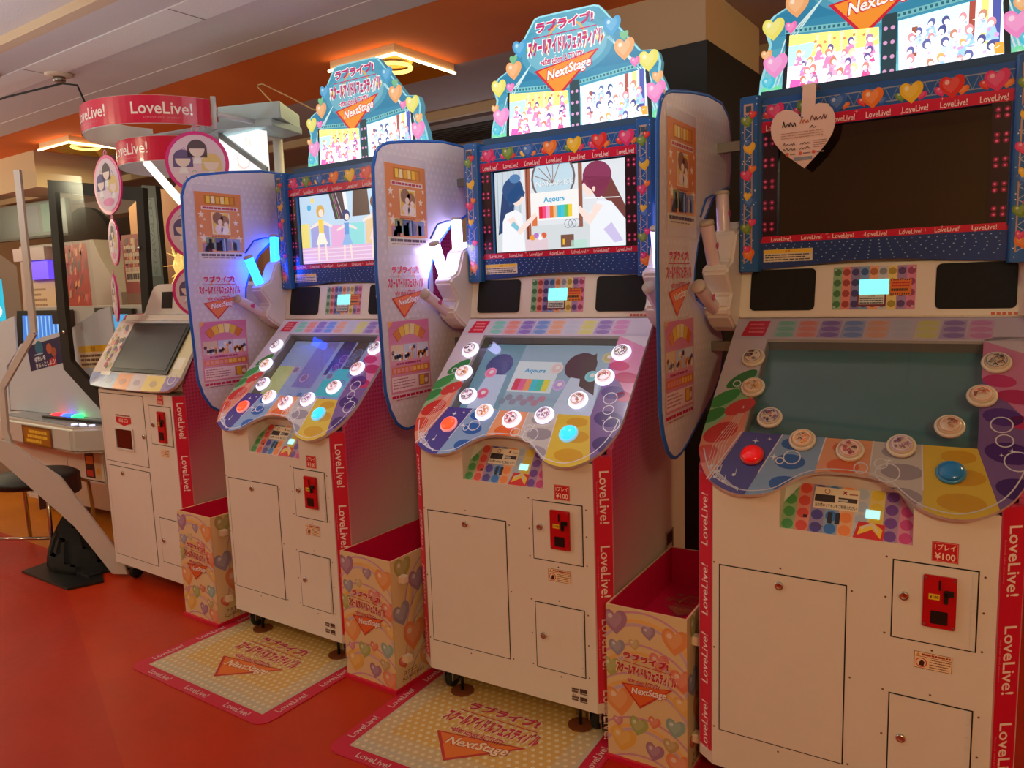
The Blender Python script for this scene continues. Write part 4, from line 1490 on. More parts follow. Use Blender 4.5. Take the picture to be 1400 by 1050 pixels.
def make_machine(name, label, loc, rz, lit_buttons, pen, picture, deckpic):
    t = thing(name, label, 'arcade machine', loc, rz, 'row of white rhythm game cabinets')
    lam = lambda u, v, h: (u, h, v)
    # --- carcass
    notch = [(-HF, .10), (HF, .10), (HF, .905), (.152, .925), (.152, .81), (-.152, .81), (-.152, .925), (-HF, .905)]
    mbpart('front_panel', 'front_panel', t, WHITE, lambda mb: mb.prism(notch, 0.0, .10, lam), .0)

    def core(mb):
        prof = [(.10, .10), (.70, .10), (.70, 1.97), (.50, 1.97), (.46, 1.48), (.43, 1.25), (.10, .92)]
        mb.prism(prof, -.355, .355, lambda u, v, h: (h, u, v))
    mbpart('core', 'cabinet_body', t, WHITE, core)
    for s in (-1, 1):
        def sp(mb, s=s):
            prof = [(.036, .10), (.72, .10), (.72, 1.985), (.47, 1.985), (.445, 1.48), (.413, 1.306), (.036, .946)]
            mb.prism(prof, s * .356, s * HW_, lambda u, v, h: (h, u, v))
            w = [(s * HF, .0), (s * HW_, .036), (s * HF, .036)]
            mb.prism(w, .10, .93)
        mbpart('side%d' % s, 'side_panel', t, side_material(), sp)
    mbpart('handle', 'hand_hole', t, mat('recess_grey', (150, 132, 112), .6), lambda mb: (
        mb.prism([(.50, .455), (.58, .455), (.58, .545), (.50, .545)], HW_ - .001, HW_ + .004, lambda u, v, h: (h, u, v), [[(.508, .463), (.508, .537), (.572, .537), (.572, .463)]])))
    mbpart('handle2', 'hand_hole_shadow', t, BLACK, lambda mb: mb.prism([(.508, .492), (.572, .492), (.572, .537), (.508, .537)], HW_ + .0002, HW_ + .001, lambda u, v, h: (h, u, v)))

    # --- red corner strips with lettering
    def strip_r(a):
        a.rect(.004, .135, .0575, .925, (206, 18, 56), 1)
        for k in range(4):
            ll(a, .034, .80 - k * .235, .03, .165, (246, 226, 226), 3, -math.pi / 2)
    artpart('stripR', 'edge_strip', t, PRINT, chamR, strip_r)

    def strip_l(a):
        a.rect(.003, .135, .0565, .925, (206, 18, 56), 1)
        for k in range(4):
            ll(a, .026, .80 - k * .2, .028, .145, (246, 226, 226), 3, math.pi / 2)
    artpart('stripL', 'edge_strip', t, PRINT, chamL, strip_l)

    # --- doors
    door('m', t, 'large_door', -.307, .011, .2095, .686, -.150, .655, False)
    cdoor = door('m', t, 'coin_door', .112, .288, .577, .771, .138, .685, True)
    cp, X, Z = coin_panel('m', cdoor, .178, .246, .622, .748)
    coin_details('m', cdoor, X, Z)
    door('m', t, 'cash_door', .112, .288, .2095, .433, .141, .3225, True)
    screws('m', t, [(-.307, .011, .2095, .686), (.112, .288, .577, .771), (.112, .288, .2095, .433)])

    def price(a):
        a.rect(.192, .781, .246, .829, (204, 26, 44), 1)
        a.ring(.219, .805, .001, .0005, (204, 26, 44), 1, 4)
        for p in ([(.194, .783), (.244, .783)], [(.194, .827), (.244, .827)], [(.194, .783), (.194, .827)], [(.244, .783), (.244, .827)]):
            a.line(p, .0012, (236, 150, 140), 2)
        a.text('1プレイ', .219, .8165, .0145, (250, 224, 206), 3, .042, bold=.02)
        a.text('¥100', .219, .7945, .0165, (250, 224, 206), 3, .042, bold=.02)
    artpart('price', 'price_sticker', t, PRINT, FM, price)

    def warn(a):
        a.rect(.164, .513, .242, .553, (240, 214, 180), 1)
        for p in ([(.164, .513), (.242, .513)], [(.164, .553), (.242, .553)], [(.164, .513), (.164, .553)], [(.242, .513), (.242, .553)], [(.164, .542), (.242, .542)]):
            a.line(p, .0012, (140, 60, 40), 2)
        a.ring(.179, .527, .012, .002, (206, 40, 40), 3, 18)
        a.poly([(.174, .519), (.184, .519), (.186, .529), (.18, .534), (.175, .528)], (60, 30, 26), 2)
        a.poly([(.168, .544), (.176, .544), (.172, .551)], (226, 150, 40), 2)
        a.bars(.18, .5435, .24, .5515, 1, (170, 60, 40), 2, 3, .6)
        a.bars(.196, .5155, .24, .54, 4, (120, 60, 46), 2, 4, .35)
    artpart('warn', 'warning_sticker', t, PRINT, FM, warn)

    def serial(a):
        for z in (.125, .152):
            a.bars(.237, z, .262, z + .017, 2, (96, 60, 50), 1, 2, .8)
            a.rect(.266, z + .005, .291, z + .018, (80, 46, 44), 1)
            a.bars(.266, z - .001, .292, z + .004, 1, (96, 60, 50), 1, 3, .7)
        a.text('No.', .24, .1455, .006, (70, 44, 40), 1, align='l')
    artpart('serial', 'serial_label', t, PRINT, FM, serial)

    # --- card tray under the deck
    def tray(mb):
        for s in (-1, 1):
            mb.prism([(.002, .805), (.099, .805), (.099, .97), (.002, .925)], s * .1525, s * .1545, lambda u, v, h: (h, u, v))
        mb.prism([(.002, .805), (.085, .91), (.072, .935), (.08, .965), (.098, .985), (.098, .805)], -.1525, .1525, lambda u, v, h: (h, u, v))
    tr = mbpart('tray', 'card_tray', t, WHITE2, tray)
    tm = plane_map((0, .0015, .806), (1, 0, 0), (0, .083, .105))
    artpart('trayp', 'tray_print', tr, PRINT, tm, tray_print)

    def traylcd(mb):
        mb.prism([(.044, .058), (.076, .058), (.076, .08), (.044, .08)], .0015, .0035, tm)
    mbpart('traylcd', 'tray_display', tr, mat('tray_lcd', (170, 236, 240), .3, emit=.9), traylcd)

    # --- control deck
    mbpart('deck', 'control_deck', t, mat('deck_acrylic', (206, 200, 206), .18, coat=.3), lambda mb: mb.prism(OUTW, -.012, 0.0, deck_map, [HOLEW]))
    artpart('deckp%d' % lit_buttons, 'deck_print', t, print_mat('deck_print_lit', .22, .17, .25, .85) if lit_buttons else DECK_DIM, deck_map, deck_print, .0004)  # lit decks: slight glow put into the ink for the LED haze

    def well(mb):
        mb.prism([(-.29, WV(.07)), (.29, WV(.07)), (.29, WV(.365)), (-.29, WV(.365))], -.05, -.013, deck_map, [[(-.274, WV(.088)), (-.274, WV(.352)), (.274, WV(.352)), (.274, WV(.088))]])
    mbpart('well', 'screen_well', t, mat('well_grey', (120, 112, 104), .5), well)
    mbpart('deckback', 'deck_screen', t, mat('lcd_off_teal', (62, 106, 112), .12, coat=.6) if deckpic is None else BLACK, lambda mb: mb.prism(
        [(-.29, WV(.07)), (.29, WV(.07)), (.29, WV(.365)), (-.29, WV(.365))], -.060, -.0505, deck_map)) if deckpic is None else None
    if deckpic:
        ds = mbpart('deckscr', 'deck_screen', t, BLACK, lambda mb: mb.prism([(-.29, WV(.07)), (.29, WV(.07)), (.29, WV(.365)), (-.29, WV(.365))], -.060, -.0505, deck_map))
        artpart(None, 'deck_picture', ds, LCD_LOW, deck_map, deckpic, -.0503)
    mbpart('clear', 'clear_cover', t, CLEAR, lambda mb: mb.poly([deck_map(x, w, -.002) for x, w in HOLEW]))

    # --- buttons
    rim_m = mat('button_rim_lit', (240, 236, 250), .25, emit=1.15, ecol=(226, 224, 255)) if lit_buttons else mat('button_rim', (214, 200, 186), .12, coat=.5)
    cap_m = mat('button_cap_lit', (250, 240, 250), .25, emit=.62, ecol=(236, 230, 255)) if lit_buttons else mat('button_cap', (206, 184, 168), .15, coat=.6)
    suf = 'L' if lit_buttons else 'D'
    hair = [(70, 60, 60), (200, 130, 70), (60, 50, 110), (226, 150, 90), (190, 80, 90), (120, 90, 150), (160, 90, 60), (190, 110, 80), (60, 60, 70)]
    for k, (x, y) in enumerate(BUTTONS):
        c = deck_map(x, WV(y), 0)
        b = mbpart('btn%d%s' % (k, suf), 'button', t, rim_m, lambda mb: mb.lathe([(.033, .0), (.034, .006), (.032, .010), (.028, .011), (.027, .009)], c, DN, 24))
        mbpart('cap%d%s' % (k, suf), 'button_cap', b, cap_m, lambda mb: mb.lathe([(.0275, .004), (.0265, .012), (.022, .0155), (.012, .018), (0.0, .0187)], c, DN, 24))
        bm_ = plane_map(c, (1, 0, 0), (0, .723, .691))

        def dome(u, v, h):
            r2_ = u * u + v * v
            return bm_(u, v, .0189 - r2_ * 5.6 + h)

        def face(a, k=k):
            r = random.Random(k)
            h_ = hair[k]
            if lit_buttons:
                h_ = mixc(h_, (226, 206, 250), .1)
            a.circle(0, 0, .0235, mixc(h_, (250, 238, 232), .72), 1, 20)
            a.ring(0, 0, .0235, .0022, mixc(h_, (250, 240, 250), .35), 2, 20)
            for q_ in range(16):
                th, rr = r.uniform(0, 6.3), .017 * math.sqrt(r.random())
                x_, y_ = rr * math.cos(th), rr * math.sin(th)
                c_ = mixc(h_, r.choice([(250, 240, 236), (240, 120, 130), (50, 40, 50), (250, 220, 120), (140, 100, 90)]), r.uniform(.2, .7))
                if q_ % 3:
                    a.line([(x_ - .005, y_ - .002), (x_, y_ + .004), (x_ + .005, y_ - .003)], .0028, c_, 3 + q_ % 3)
                else:
                    a.circle(x_, y_, r.uniform(.003, .0055), c_, 3 + q_ % 3, 7)
        artpart('face%d%s' % (k, suf), 'button_print', b, PRINT if not lit_buttons else print_mat('button_print_lit', .3, .35), dome, face, .0004)
    for k, (x, y) in enumerate(RB):
        c = deck_map(x, WV(y), 0)
        rm = mat('rb_rim%d%s' % (k, suf), (226, 140, 140) if k == 0 else (130, 200, 236), .2, emit=.7 if lit_buttons else 0) if lit_buttons else mat('rb_rim_off%d' % k, (190, 60, 60) if k == 0 else (60, 130, 180), .2)
        cm = (mat('red_cap_lit', (255, 70, 40), .2, emit=1.5, ecol=(255, 66, 30)) if k == 0 else mat('blue_cap_lit', (60, 190, 255), .2, emit=1.5, ecol=(40, 180, 255))) if lit_buttons else \
             (mat('red_cap', (226, 14, 22), .12, emit=.22, ecol=(255, 10, 14), coat=.6) if k == 0 else mat('blue_cap', (10, 116, 190), .12, coat=.6))
        b = mbpart('rb%d%s' % (k, suf), 'button', t, rm, lambda mb: mb.lathe([(.031, .0), (.032, .005), (.030, .009), (.027, .009)], c, DN, 24))
        mbpart('rbc%d%s' % (k, suf), 'button_cap', b, cm, lambda mb: mb.lathe([(.0265, .003), (.026, .012), (.022, .0155), (.012, .018), (0.0, .019)], c, DN, 24))

    # --- speaker band
    def band(mb):
        mb.prism([(-.374, 0), (.374, 0), (.374, .155), (-.374, .155)], -.02, 0.0, spk_map)
    sb = mbpart('band', 'speaker_panel', t, WHITE, band, .003)

    def rrect(x0, x1, z0, z1, r=.014):
        p = []
        for cx, cz, a0 in ((x1 - r, z0 + r, -90), (x1 - r, z1 - r, 0), (x0 + r, z1 - r, 90), (x0 + r, z0 + r, 180)):
            p += [(cx + r * math.cos(math.radians(a0 + k * 22.5)), cz + r * math.sin(math.radians(a0 + k * 22.5))) for k in range(5)]
        return p
    for s in (-1, 1):
        x0, x1 = sorted((s * .155, s * .341))
        mbpart('spk%d' % s, 'speaker_grille', t, GRILLE, lambda mb: mb.prism(rrect(x0, x1, .021, .145), .0004, .004, spk_map))
    artpart('cardp', 'card_panel', t, PRINT, spk_map, card_print)
    mbpart('cardlcd', 'card_display', t, mat('card_lcd', (130, 240, 240), .3, emit=1.15, ecol=(120, 245, 240)), lambda mb: mb.prism([(-.036, .064), (.04, .064), (.04, .107), (-.036, .107)], .0012, .0028, spk_map))

    def patent(a):
        for k in range(5):
            a.rect(.285 + k * .0125, .004, .294 + k * .0125, .012, (200, 90, 70), 1)
    artpart('patent', 'small_print', sb, PRINT, spk_map, patent)

    # --- monitor bezel, pillars, screen
    bx = .315
    out = [(-bx, 1.47), (-.2, 1.476), (-.08, 1.486), (0, 1.488), (.08, 1.486), (.2, 1.476), (bx, 1.47), (bx, 1.967), (-bx, 1.967)]
    hole = [(-.267, 1.568), (.267, 1.568), (.267, 1.871), (-.267, 1.871)]
    bz = mbpart('bezel', 'monitor_bezel', t, BLUE, lambda mb: mb.prism(out, MY, .50, lam, [hole]))
    artpart('bezelp', 'bezel_print', bz, PRINT_G, front_map(MY), bezel_print)
    for s in (-1, 1):
        def pill(mb, s=s):
            w = [(.313, .43), (.316, .412), (.324, .405), (.362, .405), (.371, .412), (.379, .432), (.379, .52), (.313, .52)]
            mb.prism([(s * x, y) for x, y in w], 1.464, 1.977)
        pp = mbpart('pillar%d' % s, 'bezel_post', t, BLUE, pill)
        artpart('pillarp%d' % s, 'post_print', pp, PRINT_G, front_map(.405, s * .344), lambda a: pillar_print(a, s))
    if picture:
        ms = mbpart('mon', 'monitor_screen', t, BLACK, lambda mb: mb.box(-.272, .272, .446, .47, 1.563, 1.876))
        artpart(None, 'screen_picture', ms, LCD, front_map(.446), picture, .0003)
    else:
        mbpart('monoff', 'monitor_screen', t, mat('glass_off', (22, 13, 10), .07, coat=1.0), lambda mb: mb.box(-.272, .272, .446, .47, 1.563, 1.876))
    # --- topper sign
    tp = mbpart('topper', 'topper_sign', t, mat('topper_side', (96, 176, 206), .4, emit=.25), lambda mb: mb.prism(TOP, .605, .632, lam))
    artpart('topperp', 'topper_print', tp, GLOW1, front_map(.605), topper_print)
    artpart('picL', 'topper_picture', tp, GLOW2, front_map(.603), picture_left)
    artpart('picR', 'topper_picture', tp, GLOW2, front_map(.603), picture_right)
    mbpart('topfoot', 'topper_base', t, mat('topper_base', (34, 70, 110), .5), lambda mb: mb.box(-.33, .33, .48, .70, 1.97, 2.0))
    mbpart('toptube', 'light_tube', tp, mat('topper_tube', (220, 250, 255), .4, emit=13.0, ecol=(170, 240, 255)), lambda mb: mb.box(-.29, .29, .585, .598, 1.981, 1.989))
    # --- board at the left, penlights on both sides
    bd = mbpart('board', 'privacy_board', t, mat('board_white', (216, 208, 220), .4), lambda mb: mb.prism(BOARD, -.478, -.470, lambda u, v, h: (h, u, v)))
    sm = side_R(-.470)
    artpart('boardp', 'board_dots', bd, PRINT, sm, board_print, .0004)
    artpart('poster1', 'poster', bd, PRINT_G, sm, poster_orange)
    artpart('poster2', 'poster', bd, PRINT_G, sm, poster_pink)
    artpart('blogo', 'board_logo', bd, PRINT, sm, board_logo)
    mbpart('btrim', 'edge_trim', bd, BLUE_TRIM, lambda mb: mb.tube([(-.474, y, z) for y, z in BOARD], .0062, 8, True))
    mbpart('bbracket1', 'board_bracket', t, STEEL, lambda mb: mb.box(-.47, -.372, .50, .525, 1.84, 1.87))
    mbpart('bbracket2', 'board_bracket', t, STEEL, lambda mb: mb.box(-.47, -.372, .44, .465, 1.22, 1.25))
    for s in (-1, 1):
        arm = [(.372, 1.30), (.405, 1.285), (.45, 1.29), (.50, 1.44), (.50, 1.60), (.465, 1.625), (.43, 1.60), (.385, 1.585), (.345, 1.50), (.30, 1.485), (.29, 1.465), (.34, 1.40), (.31, 1.36), (.32, 1.335)]
        mbpart('arm%d' % s, 'penlight_holder', t, mat('holder_white', (224, 214, 212), .4), lambda mb: mb.prism(arm, s * .374, s * .452, lambda u, v, h: (h, u, v)), .008, 3)
        pens = [((.419, 1.589), (.430, 1.709)), ((.326, 1.485), (.278, 1.613)), ((.318, 1.364), (.204, 1.429))]
        for k, (p, q) in enumerate(pens):
            lit = pen is not None and k < 2
            mname = 'pen_off' if not lit else 'pen_' + pen
            if lit:
                pm = mat('pen_white', (240, 240, 255), .3, emit=15.0, ecol=(196, 186, 255)) if pen == 'white' else mat('pen_blue', (60, 140, 255), .3, emit=16.0, ecol=(16, 84, 255))
                if s > 0:
                    pm = mat('pen_soft', (230, 220, 255), .3, emit=3.0, ecol=(196, 180, 255)) if pen == 'white' else pm
            else:
                pm = mat('pen_off', (222, 200, 214), .25, coat=.4)
            A = Vector((s * .424, p[0], p[1]))
            B = Vector((s * .432, q[0], q[1]))
            d = (B - A)
            L_ = d.length
            A2 = A - d.normalized() * .03
            key = 'pen%d%d%s' % (s, k, pm.name)
            pl_ = mbpart(key, 'penlight', t, pm, lambda mb: mb.lathe([(.0, 0), (.017, 0), (.020, .01), (.020, L_ + .02), (.0195, L_ + .03)], A2, d, 18))
            mbpart(key + 'c', 'penlight_cap', pl_, mat('pen_cap', (190, 176, 168), .35), lambda mb: mb.lathe([(.0215, L_ + .022), (.0215, L_ + .03), (.019, L_ + .034), (0, L_ + .034)], A2, d, 18))
            if not lit:
                mid = A + d * .45 + Vector((0.0212 * 1.0, 0, 0)) * (1 if s < 0 else 1)
                mbpart(key + 'm', 'penlight_mark', pl_, mat('pen_mark', (206, 70, 140), .4), lambda mb: mb.prism(heart_pts(0, 0, .022, .4), -.0015, .0, plane_map(mid, (0, 1, 0), (0, 0, 1))))
    mbpart('wireloop', 'wire_guard', t, mat('guard_blue', (30, 90, 180), .3), lambda mb: mb.tube([(-.45, .28, 1.63), (-.45, .33, 1.685), (-.45, .39, 1.70), (-.45, .45, 1.70)], .0035, 6))
    # --- castors
    for x in (-.29, .29):
        for y in (.07, .64):
            c = mbpart('castor%.2f%.2f' % (x, y), 'castor', t, STEEL, lambda mb: (mb.box(x - .022, x + .022, y - .022, y + .022, .085, .101), mb.box(x - .022, x - .016, y - .018, y + .018, .035, .09), mb.box(x + .016, x + .022, y - .018, y + .018, .035, .09)))
            mbpart('wheel%.2f%.2f' % (x, y), 'wheel', c, RUBBER, lambda mb: mb.lathe([(0, -.013), (.03, -.013), (.034, -.008), (.034, .008), (.03, .013), (0, .013)], (x, y + .01, .035), (1, 0, 0), 18))
    for x in (-.235, .235):
        mbpart('stem%.2f' % x, 'foot_stem', t, BLACK, lambda mb: mb.lathe([(0, .0096), (.006, .0096), (.006, .1005), (0, .1005)], (x, .06, 0), (0, 0, 1), 10))
        mbpart('pad%.2f' % x, 'foot_pad', t, mat('foot_pad_brown', (120, 60, 30), .5), lambda mb: mb.lathe([(0, .0045), (.042, .0045), (.042, .009), (.0, .0095)], (x, .06, 0), (0, 0, 1), 16, False))
    return t


OFFX = -0.015


def mloc(x, y, a):
    return (x + math.cos(a) * OFFX, y + math.sin(a) * OFFX, 0)


M2 = (-1.0698, 0.0102, -0.0579)
M3 = (0.0, 0.0, 0.0)
M4 = (1.0382, -0.0889, -0.0250)
make_machine('rhythm_game_cabinet', 'white rhythm game cabinet with blue-glowing penlights and three dancers on its monitor', mloc(*M2), M2[2], True, 'blue', monitor_stage, deck_pic_stage)
make_machine('rhythm_game_cabinet', 'white rhythm game cabinet with white-glowing penlights and a striped banner on its monitor', mloc(*M3), M3[2], True, 'white', monitor_flag, deck_pic_flag)
make_machine('rhythm_game_cabinet', 'white rhythm game cabinet with switched-off black monitor and unlit buttons', mloc(*M4), M4[2], False, None, None, None)
# ------------------------------------------------------------------ card boxes between the cabinets
BOXH = [(.03, .445, .075, PU), (.135, .43, .042, (120, 90, 170)), (.215, .42, .078, OR), (.035, .365, .05, (110, 120, 190)), (.09, .385, .034, (190, 160, 110)), (.165, .345, .058, (226, 80, 100)),
        (.235, .305, .07, (236, 80, 60)), (.015, .30, .06, (140, 160, 60)), (.04, .195, .09, (240, 120, 40)), (.24, .23, .06, (236, 170, 60)), (.15, .155, .038, (226, 80, 60)), (.215, .155, .058, (90, 160, 180)),
        (.035, .13, .032, (206, 90, 150)), (.1, .13, .058, (130, 160, 70)), (.2, .095, .046, (170, 140, 80)), (.05, .075, .078, (240, 170, 40)), (.15, .062, .056, PU), (.225, .04, .075, (236, 100, 60))]


def box_face(a, w, h, lg=True, seed=1, writing=False):
    a.rect(0, .012, w, h, (236, 206, 160), 1)
    cl = [(0, .012), (w, .012), (w, h), (0, h)]
    a.clipto = cl
    for cy, R_ in ((.43, .17), (.33, .17), (.23, .18), (.10, .17), (-.02, .17)):
        for k in range(4):
            c = [(214, 150, 190), (240, 206, 150), (246, 190, 110), (214, 180, 200)][k]
            a.ring(w * .45, cy - .13, R_ + .02 - k * .012, .010 if k else .006, c, 2, 40, 0, 180)
    side = [(.06, .45, .09, (150, 150, 60)), (.135, .385, .09, PU), (.045, .285, .09, (110, 110, 190)), (.105, .185, .12, (240, 96, 50)), (.045, .105, .055, RD), (.19, .15, .07, (140, 90, 150)), (.18, .075, .10, (236, 130, 90)),
            (.26, .42, .08, OR), (.33, .33, .10, (226, 80, 100)), (.42, .42, .09, (240, 180, 60)), (.5, .30, .09, (130, 160, 70)), (.30, .10, .09, (90, 160, 180)), (.42, .13, .10, PU), (.5, .07, .07, OR)]
    for x, z, s, c in (BOXH if lg else side):
        a.heart(x, z, s * (1.06 if lg else 1), mixc(c, (236, 206, 160), .4), 3, .15 * ((x * 100) % 5 - 2) * .5)
    a.clipto = None
    if lg:
        logo(a, w * .5, h * .53, w * .74, 8, -.06, (206, 24, 70), (250, 226, 200), (236, 110, 40), (206, 40, 50))
    if writing:
        a.text('スクエニ', .075, .06, .016, (110, 70, 50), 8, .07, bold=.02)
        a.text('SQUARE ENIX', .09, .038, .016, (110, 70, 50), 8, .12)
        logo(a, w * .48, h * .5, .2, 8, 0, (206, 24, 70), (250, 226, 200), (236, 110, 40), (206, 40, 50))


def card_box(label, loc, rz, sx=1.0):
    t = thing('card_box', label, 'box', loc, rz, 'printed card boxes between the cabinets')
    w, d, h = .25, .56, .495
    CARD = mat('box_card', (226, 196, 150), .6)
    INN = mat('box_inner', (214, 8, 74), .5)
    mbpart('cb_base', 'base', t, CRIMSON, lambda mb: mb.box(-.006, w + .006, -.012, d, .0005, .016))

    def shell(mb):
        T = .005
        mb.prism([(0, 0), (w, 0), (w, d), (0, d)], .016, h, None, [[(T, T), (T, d - T), (w - T, d - T), (w - T, T)]])
    mbpart('cb_shell', 'box_walls', t, CARD, shell)

    def inner(mb):
        T = .0055
        mb.prism([(T, T), (w - T, T), (w - T, d - T), (T, d - T)], .20, h - .001, None, [[(T + .003, T + .003), (T + .003, d - T - .003), (w - T - .003, d - T - .003), (w - T - .003, T + .003)]])
        mb.box(T, w - T, T, d - T, .36, .365)
    it = mbpart('cb_inner', 'inner_tray', t, INN, inner)

    def floor_logo(a):
        logo(a, .14, .36, .2, 3, 0, (206, 120, 80), None, (206, 110, 80), (190, 60, 90), (226, 150, 110))
    artpart('cb_flogo', 'tray_print', it, PRINT_M, plane_map((0, 0, .365), (1, 0, 0), (0, 1, 0)), floor_logo)
    artpart('cb_front', 'front_print', t, PRINT_M, front_map(0), lambda a: box_face(a, w, h))
    artpart('cb_side', 'side_print', t, PRINT_M, plane_map((w, 0, 0), (0, 1, 0), (0, 0, 1)), lambda a: box_face(a, d, h, False, 2, True))
    for z in (.105, .405):
        mbpart('cb_block%.2f' % z, 'spacer_block', t, mat('block_white', (236, 214, 190), .5), lambda mb: mb.box(w + .001, w + .026, .035, .065, z, z + .026), .002)
    return t


def loc_at(m, x, y):
    return (m[0] + math.cos(m[2]) * x - math.sin(m[2]) * y, m[1] + math.sin(m[2]) * x + math.cos(m[2]) * y, 0)


card_box('balloon-printed box with magenta inside, beside the cabinet with the black monitor', (.367, -.048, 0), -.012)
card_box('balloon-printed box with magenta inside, left of the cabinet with the white-glowing penlights', (-.702, -.048, 0), -.058)
card_box('balloon-printed box with magenta inside, beside the card vending cabinet', (-1.760, .030, 0), -.073)

# ------------------------------------------------------------------ floor mats


def floor_mat(label, m):
    c = loc_at(m, OFFX, 0)
    t = thing('floor_mat', label, 'mat', (c[0], c[1], 0), m[2], 'printed floor mats in front of the cabinets')

    def rr(x0, x1, y0, y1, r):
        p = []
        for cx, cy, a0 in ((x1 - r, y0 + r, -90), (x1 - r, y1 - r, 0), (x0 + r, y1 - r, 90), (x0 + r, y0 + r, 180)):
            p += [(cx + r * math.cos(math.radians(a0 + k * 22.5)), cy + r * math.sin(math.radians(a0 + k * 22.5))) for k in range(5)]
        return p
    o = rr(-.43, .385, -.435, .30, .05)
    mbpart('mat_base', 'mat_sheet', t, mat('mat_crimson', (196, 18, 56), .5), lambda mb: mb.prism(o, .0005, .003))

    def pr(a):
        a.rect(-.372, -.382, .325, .30, (206, 188, 160), 1)
        a.rect(-.36, -.33, .31, .30, (216, 184, 138), 2)
        a.rect(-.30, -.27, .25, .30, (226, 176, 96), 3)
        for j in range(26):
            for k in range(26):
                x, y = -.355 + k * .028 + (.014 if j % 2 else 0), -.365 + j * .026
                if x < .315 and y < .29:
                    a.circle(x, y, .0078, (236, 214, 170), 4, 6)
        logo(a, -.02, -.165, .36, 6, 0, (206, 40, 80), (240, 214, 170), (236, 120, 40), (200, 50, 50), (250, 226, 190))
        for k in range(3):
            ll(a, -.25 + k * .235, -.408, .026, .13, (240, 200, 196), 4)
            ll(a, -.402, -.28 + k * .2, .026, .13, (240, 200, 196), 4, math.pi / 2)
            ll(a, .355, -.28 + k * .2, .026, .13, (240, 200, 196), 4, -math.pi / 2 + math.pi)
    artpart('mat_print', 'mat_print', t, PRINT_M, plane_map((0, 0, .003), (1, 0, 0), (0, 1, 0)), pr, .0002)
    return t


floor_mat('crimson-edged printed floor mat under the cabinet with the blue-glowing penlights', M2)
floor_mat('crimson-edged printed floor mat under the cabinet with the white-glowing penlights', M3)

# ------------------------------------------------------------------ heart tag on the switched-off cabinet


def heart_tag():
    c = loc_at(M4, 0, 0)
    t = thing('heart_tag', 'white heart-shaped paper tag hung over the black switched-off monitor', 'tag', (c[0], c[1], 0), M4[2])
    cx, cz, s = -.203, 1.84, .178
    PAPER = mat('tag_paper', (226, 190, 176), .7)
    mb = MB()
    mb.prism(heart_pts(cx, cz, s, .06, 40), .385, .388, lambda u, v, h: (u, h, v))
    mb.build('heart_card', PAPER, t)
    mb = MB()
    pts = [(.3855, 1.895), (.3845, 1.975), (.388, 1.982), (.46, 1.978)]
    for (y0, z0), (y1, z1) in zip(pts[:-1], pts[1:]):
        mb.poly([(cx - .006, y0, z0), (cx + .03, y0, z0), (cx + .034, y1, z1), (cx - .002, y1, z1)])
        mb.poly([(cx - .006, y0 + .0015, z0 - .001), (cx + .03, y0 + .0015, z0 - .001), (cx + .034, y1 + .0015, z1 - .001), (cx - .002, y1 + .0015, z1 - .001)])
    mb.build('paper_loop', PAPER, t)
    a = Art()
    r = random.Random(9)
    def scribble(x, z, w, h, c, n, wd):
        p = []
        for k in range(n):
            p.append((x + w * k / n + r.uniform(-.002, .002), z + (h if k % 2 else 0) * r.uniform(.5, 1)))
        a.line(p, wd, c, 2)
    scribble(cx - .056, cz + .03, .042, .018, (60, 30, 36), 9, .0028)
    scribble(cx - .008, cz + .036, .028, .014, (200, 110, 70), 7, .0026)
    scribble(cx + .02, cz + .04, .05, .015, (120, 60, 60), 10, .0026)
    scribble(cx + .02, cz + .02, .02, .008, (70, 34, 40), 4, .002)
    a.bars(cx - .06, cz - .004, cx + .055, cz + .016, 3, (206, 150, 130), 2, 3, .4)
    for k in range(2):
        scribble(cx - .055, cz - .022 - .014 * k, .04, .009, (90, 40, 46), 9, .0018)
        scribble(cx - .008, cz - .022 - .014 * k, .03, .008, (110, 50, 50), 7, .0018)
    a.bars(cx + .028, cz - .036, cx + .064, cz - .012, 4, (170, 110, 100), 2, 4, .3)
    for k in range(3):
        a.circle(cx - .042 + k * .036, cz - .046, .005, (226, 90, 60), 2, 10)
        a.bars(cx - .034 + k * .036, cz - .05, cx - .014 + k * .036, cz - .043, 1, (150, 110, 110), 2, k, .5)
    a.rect(cx - .024, cz - .066, cx + .026, cz - .056, (150, 150, 160), 2)
    a.build('tag_writing', front_map(.385), PRINT_M, t)


heart_tag()

# ------------------------------------------------------------------ card vending cabinet at the left end of the row


